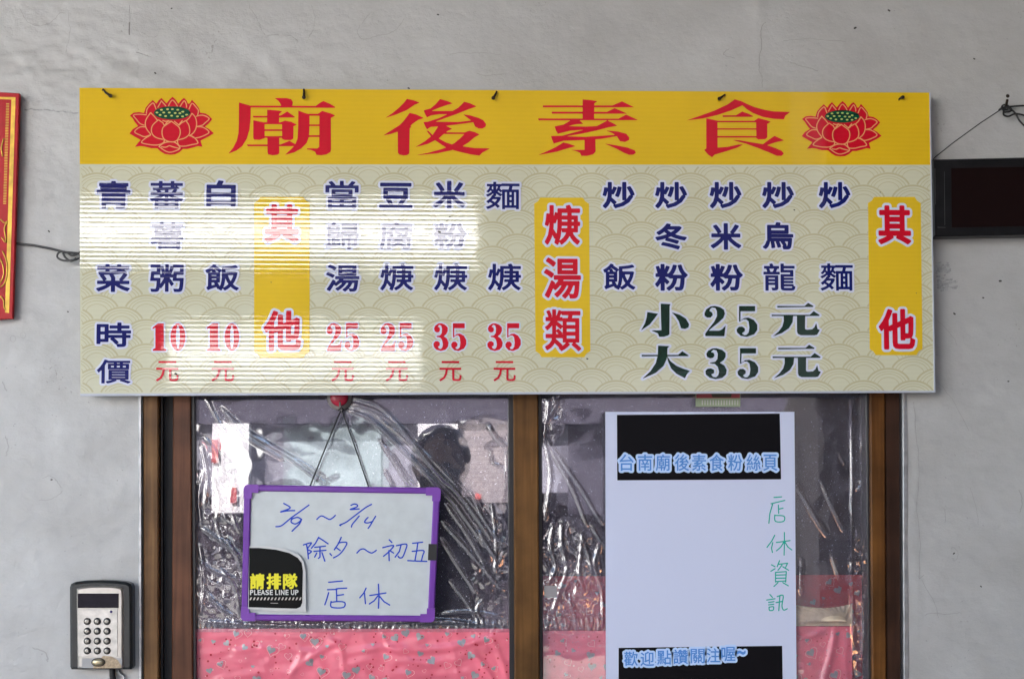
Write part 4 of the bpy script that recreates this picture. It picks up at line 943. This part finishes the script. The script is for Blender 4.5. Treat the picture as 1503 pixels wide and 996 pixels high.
cw.tube([P(497, 602, -.005), P(501, 597, -.007), P(505, 602, -.005)], .0012, 6)
tag(cw.build('cord', M['blackcord'], smooth=True, loc=P(500, 600, YW)), 'thin black cord from the suction hook down to the whiteboard', 'cord')
wbd = empty('whiteboard', P(495, 912, YW)); tag(wbd, 'small white notice board in a purple plastic frame with blue handwriting', 'whiteboard')
TL, TR, BR, BL = (358.5, 711), (646.5, 715.5), (637, 912), (354, 910)
def bl(u, v):
    a = (TL[0]+(TR[0]-TL[0])*u, TL[1]+(TR[1]-TL[1])*u); b = (BL[0]+(BR[0]-BL[0])*u, BL[1]+(BR[1]-BL[1])*u); return (a[0]+(b[0]-a[0])*v, a[1]+(b[1]-a[1])*v)
fu, fv = 10/288, 9/199
MB().pxprism([bl(fu*.5, fv*.5), bl(1-fu*.5, fv*.5), bl(1-fu*.5, 1-fv*.5), bl(fu*.5, 1-fv*.5)], YW, YW+.006).build('board', M['wboard'], wbd)
for q in ([bl(.02, 0), bl(.98, 0), bl(.98, fv), bl(.02, fv)], [bl(.02, 1-fv), bl(.98, 1-fv), bl(.98, 1), bl(.02, 1)], [bl(0, .03), bl(fu, .03), bl(fu, .97), bl(0, .97)], [bl(1-fu, .03), bl(1, .03), bl(1, .97), bl(1-fu, .97)]):
    MB().pxprism(q, YW-.004, YW+.008, .0018).build('frame_bar', M['purple'], wbd)
def corner(u, v):
    su = 1 if u == 0 else -1; sv = 1 if v == 0 else -1; L, Wd_ = 21/288, 11.5/288; Lv, Wv = 20/199, 11.5/199; e = .6/288; ev = .6/199
    ru, rv = 5/288, 5/199
    q = [(u-su*e+su*ru, v-sv*ev), (u+su*L, v-sv*ev), (u+su*L, v+sv*Wv), (u+su*Wd_, v+sv*Wv), (u+su*Wd_, v+sv*Lv), (u-su*e, v+sv*Lv), (u-su*e, v-sv*ev+sv*rv), (u-su*e+su*ru*.3, v-sv*ev+sv*rv*.3)]
    if su*sv < 0: q = q[::-1]
    V = [P(*bl(a, b), YW-.0052) for a, b in q]; W2 = [Vector((p.x, YW+.009, p.z)) for p in V]; n = len(V)
    mk('frame_corner', V+W2, [tuple(range(n-1, -1, -1))]+[(i, (i+1) % n, n+(i+1) % n, n+i) for i in range(n)]+[tuple(range(n, 2*n))], M['purple2'], wbd)
for u in (0, 1):
    for v in (0, 1): corner(u, v)
MB().pxprism([(629, 797.5), (641.5, 798), (641, 822), (628, 821.5)], YW-.0058, YW-.0048).build('tape', M['tape'], wbd)
a3 = lambda L: [(200+x/4.98, 570+y/4.98) for x, y in L]
a4 = lambda L: [(480+x/4.98, 570+y/4.98) for x, y in L]
b3 = lambda L: [(200+x/4.22, 760+y/4.22) for x, y in L]
b4 = lambda L: [(480+x/4.22, 760+y/4.22) for x, y in L]
def write(name, strokes, mt, Y, parent, hw=.95):
    caps = [(smooth_curve(s, 4) if len(s) > 3 else list(s), hw) for s in strokes]
    return traced(name, [], caps, Y, [mt], [0], parent, st=.5)
Wt = [
 [a3([(1078,838),(1118,860),(1124,872),(1100,884),(1055,900),(1105,892),(1158,890)]), a3([(1262,850),(1200,895),(1130,945),(1062,1000)])+b3([(865,52)]), b3([(1025,8),(1000,-5),(965,5),(960,25),(985,35),(1010,22),(1022,10),(1010,35),(985,60),(965,80)])],
 [a3([(1320,955),(1340,935),(1360,930),(1390,945),(1415,955),(1440,940),(1455,925)])],
 [a4([(175,852),(200,842),(222,850),(215,865),(170,882),(235,878)]), a4([(325,845),(280,870),(200,930),(140,975),(95,995)])+b4([(85,45)]), a4([(235,930),(210,960),(185,990),(178,1010)]), a4([(300,940),(285,955),(275,975),(300,980),(335,968)]), a4([(355,932),(335,965),(315,1000),(300,1020)])],
 [b3([(1035,165),(1085,152),(1060,190),(1085,205),(1065,222)]), b3([(1055,165),(1062,205),(1066,250)]), b3([(1130,118),(1110,155),(1085,185)]), b3([(1130,120),(1155,135),(1188,158)]), b3([(1105,180),(1172,172)]), b3([(1100,205),(1175,198)]), b3([(1138,178),(1138,240),(1128,248)]), b3([(1118,215),(1105,240)]), b3([(1150,212),(1168,265)])],
 [b4([(18,218),(28,230)]), b4([(88,118),(72,155),(45,195)]), b4([(70,152),(122,150),(105,190),(75,225),(40,245)]), b4([(62,185),(82,200)])],
 [b4([(185,215),(205,195),(228,190),(252,205),(275,215),(292,208),(305,198)])],
 [b4([(385,133),(402,150)]), b4([(345,182),(412,168),(385,205),(350,235)]), b4([(383,200),(385,262)]), b4([(392,202),(412,215)]), b4([(430,170),(492,160),(485,200),(468,240),(450,245),(440,235)]), b4([(458,168),(448,205),(422,240)])],
 [b4([(530,155),(592,148)]), b4([(562,155),(555,205),(545,260)]), b4([(528,205),(598,200),(592,232),(585,262)]), b4([(500,262),(560,265),(618,267)])],
 [b4([(10,396),(95,388)]), b3([(1185,442),(1240,440)])+b4([(60,436),(122,432)]), b3([(1192,460),(1180,500),(1168,535)]), b4([(58,440),(60,510)]), b4([(60,478),(102,472)]), b4([(25,515),(28,550),(100,552),(110,522),(70,515),(25,520)])],
 [b4([(242,432),(228,462),(203,492)]), b4([(232,462),(238,528)]), b4([(265,478),(365,462)]), b4([(318,408),(322,480),(318,556)]), b4([(315,480),(292,510),(262,530)]), b4([(325,482),(352,515),(388,537)])]]
for st_ in Wt: write('handwriting', st_, M['blueink'], YW-.0003, wbd, 1.0)
# sticker on the whiteboard
stk = empty('queue_sticker', P(405, 895, YW-.001)); tag(stk, 'black and yellow sticker asking people to line up, lower left on the whiteboard', 'sticker')
ys_ = YW-.0062
traced('backing', [[[(366,801),(392,801),(418,805),(438,813),(446,824),(448.5,840),(449,897),(405,896),(364,893)]]], [], ys_+.0004, [M['stickerwhite']], [0], stk, st=.7)
traced('face', [[[(366,803.5),(380,803.5),(405,806),(425,811),(437,818),(443,826),(444.5,838),(443.5,884),(441,890),(435,892.5),(365,890.5)]]], [], ys_, [M['stickerblack']], [0], stk, st=.7)
for ch, cx in (('請', 377.5), ('排', 402), ('隊', 426)): glyph(ch, cx, 852.5, 21, 23, .8, 0, ys_-.0002, M['stickeryellow'], None, stk, st=.42)
for ch, x0, x1 in (('P',367,372),('L',373,377),('E',378,383),('A',383,389),('S',389.5,395),('E',396,400.5),('L',404,408),('I',409.3,410.8),('N',412.2,417.6),('E',419,423.5),('U',427,432),('P',433.2,438)):
    glyph(ch, (x0+x1)/2, 868.7, x1-x0, 7.6, .3, 0, ys_-.0002, M['stickerwhite'], None, stk, st=.3)
mb = MB()
for k in range(15):
    x = 366+k*5.2; A = np.array([(x, 880), (x+2.2, 880), (x+4, 876), (x+1.8, 876)]); mb.add(PN(A[:, 0], A[:, 1], ys_-.0002).tolist(), [(0, 1, 2, 3)])
A = np.array([(397, 884), (408, 884.3), (408, 885), (397, 884.8)]); mb.add(PN(A[:, 0], A[:, 1], ys_-.0002).tolist(), [(0, 1, 2, 3)])
mb.build('stripe', M['silver'], stk)

# ------------------------------------------------------------------ poster behind the film
YQ = .0155
po = empty('poster', P(1030, 1090, YQ)); tag(po, 'white paper poster with black boxes, pale blue lettering and green handwriting', 'poster')
MB().pxprism([(888.5, 604), (1166, 604), (1170, 1090), (889.5, 1092)], YQ, YQ+.0006).build('paper', M['paper'], po)
traced('black_box', [[[(905.5,608.5),(1144.5,606.5),(1146.5,703),(906,704.5)]]], [], YQ-.0003, [M['pblack']], [0], po, st=1)
traced('black_box', [[[(908,950),(1148,947),(1150,1080),(908,1082)]]], [], YQ-.0003, [M['pblack']], [0], po, st=1)
for ch, x in zip('台南廟後素食粉絲頁', (919.7,946.8,973,1001,1026,1052,1079,1106,1130.5)): glyph(ch, x, 678.5, 21, 24, .25, 3.3, YQ-.0006, M['pblue'], M['phalo'], po, st=.5)
for ch, x, y, w in (('歡',926,966,20),('迎',950,966,20),('點',975,964,21),('讚',999,963,22),('關',1024,962,21),('注',1047,961,20),('喔',1069,959,21),('~',1088,957,13)):
    glyph(ch, x, y, w, 21 if ch != '~' else 6, .25 if ch != '~' else .8, 3.0, YQ-.0006, M['pblue'], M['phalo'], po, st=.5)
c6 = lambda L: [(1020+x/4.653, 570+y/4.653) for x, y in L]
c8 = lambda L: [(1040+x/4.222, 760+y/4.222) for x, y in L]
Gt = [[c6([(540,742),(592,738)]), c6([(520,785),(614,762)]), c6([(530,790),(512,850),(505,918)]), c6([(570,795),(572,850)]), c6([(572,822),(602,815)]), c6([(545,862),(550,905),(605,905),(608,870),(548,865)])],
 [c8([(410,105),(392,140),(362,180)]), c8([(398,150),(390,185),(396,212)]), c8([(420,150),(505,138)]), c8([(470,88),(470,160),(468,228)]), c8([(465,150),(448,178),(420,202)]), c8([(475,150),(492,178),(516,196)])],
 [c8([(390,288),(412,300)]), c8([(386,328),(412,312)]), c8([(440,262),(425,300)]), c8([(435,285),(490,278),(478,302)]), c8([(455,290),(430,322)]), c8([(460,300),(496,322)]), c8([(415,335),(415,395)]), c8([(415,335),(482,330)]), c8([(482,330),(478,395)]), c8([(415,352),(478,350)]), c8([(415,372),(478,370)]), c8([(415,392),(478,388)]), c8([(430,398),(405,422)]), c8([(460,398),(494,418)])],
 [c8([(380,472),(396,490)]), c8([(360,506),(412,498)]), c8([(372,521),(406,516)]), c8([(372,536),(404,532)]), c8([(375,550),(378,570),(400,568),(402,548),(376,550)]), c8([(425,485),(462,478),(455,540),(465,568),(488,560)]), c8([(442,482),(435,572)]), c8([(418,522),(456,515)])]]
for st_ in Gt: write('handwriting', st_, M['greenink'], YQ-.0003, po, .85)
# little label half hidden under the sign
lb2 = empty('small_label', P(1054, 596, .019)); tag(lb2, 'small red and green label half hidden under the sign above the poster', 'label')
mb = MB().pxprism([(1021, 570), (1087, 570), (1086.5, 596.5), (1021, 596.5)], .0185, .0190); mb.build('paper', simple('label_green', (.34, .42, .28), .5), lb2)
mk('red_field', PN(np.array([1022, 1086, 1086, 1022.]), np.array([571, 571, 584, 584.]), .0182), [(0, 1, 2, 3)], simple('label_red', (.34, .06, .07), .5), lb2)
mk('dark_mark', PN(np.array([1041, 1075, 1073, 1046.]), np.array([571, 571, 583, 583.]), .0180), [(0, 1, 2, 3)], simple('label_dark', (.06, .05, .03), .5), lb2)
mb = MB()
for k in range(14):
    x = 1030+k*4; A = np.array([(x, 587), (x+1.6, 587), (x+1.6, 594), (x, 594)]); mb.add(PN(A[:, 0], A[:, 1], .0182).tolist(), [(0, 1, 2, 3)])
mb.build('comb_marks', M['stickerwhite'], lb2)

# ------------------------------------------------------------------ door keypad
kp = empty('keypad', P(147, 983, -.01)); tag(kp, 'silver and dark metal door keypad with round steel buttons on the left wall', 'keypad')
kz = lambda L: [(80+x/6, 830+y/6) for x, y in L]
MB().pxprism(kz([(130,190),(140,160),(175,143),(260,132),(400,127),(540,132),(630,143),(668,160),(680,190),(684,890),(672,912),(145,912),(134,890)]), -.024, 0, .004).build('casing', M['casing'], kp)
MB().pxprism(kz([(192,200),(230,186),(330,176),(430,174),(540,180),(592,192),(606,230),(606,880),(598,902),(200,902)]), -.0275, -.020, .003).build('front_plate', M['silver'], kp)
MB().pxprism(kz([(203,242),(566,242),(564,370),(203,370)]), -.0285, -.027, .0006).build('display', M['display'], kp)
MB().pxprism(kz([(203,380),(556,380),(558,800),(206,800)]), -.0283, -.027, .0006).build('button_panel', simple('brushed_panel', (.50, .48, .45), .42, metal=.6, var=.2, scale=80), kp)
MB().pxprism(kz([(240,812),(598,812),(592,896),(240,900)]), -.0284, -.027, .0003).build('label_plate', M['label'], kp)
st_ = traced('stain', [[kz([(340,900),(345,850),(400,820),(430,790),(500,795),(560,830),(590,880),(585,898)])]], [], -.0286, [M['stain']], [0], kp, st=.7)
st_.data.materials[0] = simple('tan_stain', (.40, .30, .19), .6, var=.3, scale=250)
c = P(*kz([(498, 402)])[0], -.0284); MB().lathe((c.x, c.y, c.z), [(.0022, 0), (.002, -.0008), (.001, -.001)], 10).build('indicator', simple('indicator_lamp', (.03, .02, .12), .2), kp)
for j, y in enumerate((487, 573, 660, 746)):
    for i, x in enumerate((289, 377, 463)):
        c = P(*kz([(x, y)])[0], -.0284)
        b_ = MB().lathe((c.x, c.y, c.z), [(.0056, 0), (.0056, -.0010), (.0046, -.0016), (.0042, -.0012)], 18).build('button', M['buttonring'], kp)
        MB().lathe((c.x, c.y, c.z), [(.0041, -.001), (.0039, -.0022), (.0028, -.0030), (.0010, -.0026)], 16).build('cap', M['button'], b_, True)
c = P(*kz([(386, 847)])[0], -.0286); MB().lathe((c.x, c.y, c.z), [(.0060, 0), (.0058, -.002), (.004, -.0034), (.0015, -.004)], 20, 1.6, .95).build('bell_button', M['brass'], kp, True)
MB().lathe((c.x, c.y+.0004, c.z), [(.0068, 0), (.0068, -.0012), (.006, -.0016)], 20, 1.6, 1.0).build('bell_ring', M['buttonring'], kp, True)
cb = MB().tube([P(x, y, -.008) for x, y in smooth_curve([(165,976),(165,990),(167,1010),(165,1060)], 4)], .0046, 10)
tag(cb.build('cable', M['blackcord'], smooth=True, loc=P(165, 1000, -.008)), 'short black cable hanging out below the keypad', 'cable')
cb = MB().tube([P(x, y, -.004) for x, y in smooth_curve([(172,978),(176,988),(182,992),(180,1002),(172,1020)], 5)], .0018, 8)
tag(cb.build('cable', M['alu'], smooth=True, loc=P(176, 990, -.004)), 'thin pale cable curling beside the black one below the keypad', 'cable')

# ------------------------------------------------------------------ the photographer, mirrored in the glass
def skin(name, J, E, rad, mt, parent=None):
    me = bpy.data.meshes.new(name); me.from_pydata([Vector(j) for j in J], E, [])
    o = bpy.data.objects.new(name, me); col.objects.link(o)
    m = o.modifiers.new('s', 'SKIN'); m.use_smooth_shade = True
    for i, r in enumerate(rad): me.skin_vertices[0].data[i].radius = (r, r)
    me.skin_vertices[0].data[0].use_root = True
    s2 = o.modifiers.new('d', 'SUBSURF'); s2.levels = 2; s2.render_levels = 2
    ev = bpy.data.meshes.new_from_object(o.evaluated_get(bpy.context.evaluated_depsgraph_get()))
    bpy.data.objects.remove(o); ev.materials.clear(); ev.materials.append(mt)
    for p in ev.polygons: p.use_smooth = True
    V = [v.co.copy() for v in ev.vertices]; F = [tuple(p.vertices) for p in ev.polygons]
    return mk(name, V, F, mt, parent, True)
M['skin'] = simple('skin', (.26, .16, .12), .6); M['coat'] = simple('dark_coat', (.035, .033, .04), .8); M['hair'] = simple('black_hair', (.012, .011, .012), .5)
px_, py_ = -.12, -2.56
pn = empty('person', (px_, py_, .12)); tag(pn, 'photographer in a dark coat holding a camera to the face, mirrored in the left pane', 'person')
J = [(0,0,.80),(0,.01,.98),(0,0,1.14),(0,0,1.22),(0,.015,1.30),(0,.02,1.40), (-.17,0,1.13),(-.26,.05,.93),(-.12,.17,1.17),(-.075,.21,1.27), (.17,0,1.13),(.26,.05,.93),(.12,.17,1.17),(.075,.21,1.27), (-.09,0,.76),(-.10,.01,.42),(-.10,-.01,.08),(-.10,.1,.03), (.09,0,.76),(.10,.01,.42),(.10,-.01,.08),(.10,.1,.03)]
E = [(0,1),(1,2),(2,3),(3,4),(4,5),(2,6),(6,7),(7,8),(8,9),(2,10),(10,11),(11,12),(12,13),(0,14),(14,15),(15,16),(16,17),(0,18),(18,19),(19,20),(20,21)]
rad = [.14,.13,.14,.06,.085,.08,.065,.05,.038,.032,.065,.05,.038,.032,.085,.06,.045,.04,.085,.06,.045,.04]
J = [(x+px_, y+py_, z+.12) for x, y, z in J]
skin('body', J, E, rad, M['coat'], pn)
hd = MB().lathe((px_, py_+.02, 1.49), [(.01,-.115),(.06,-.10),(.082,-.05),(.088,0),(.085,.05),(.06,.09),(.01,.105)], 20, 1, 1.25).build('head', M['skin'], pn, True)
MB().lathe((px_, py_, 1.52), [(.01,-.115),(.07,-.09),(.10,-.03),(.105,.02),(.09,.07),(.03,.085)], 20, 1, 1.15).build('hair', M['hair'], pn, True)
cm = empty('held_camera', (px_, py_+.2, 1.40)); tag(cm, 'black camera held up by the photographer mirrored in the glass', 'camera')
MB().box((px_-.07, py_+.135, 1.385), (px_+.07, py_+.185, 1.485)).box((px_-.03, py_+.14, 1.485), (px_+.03, py_+.18, 1.508)).build('camera_body', M['black'], cm)
MB().lathe((px_+.005, py_+.225, 1.43), [(.034,-.04),(.036,0),(.034,.03),(.028,.035)], 20).build('lens', M['black'], cm, True)
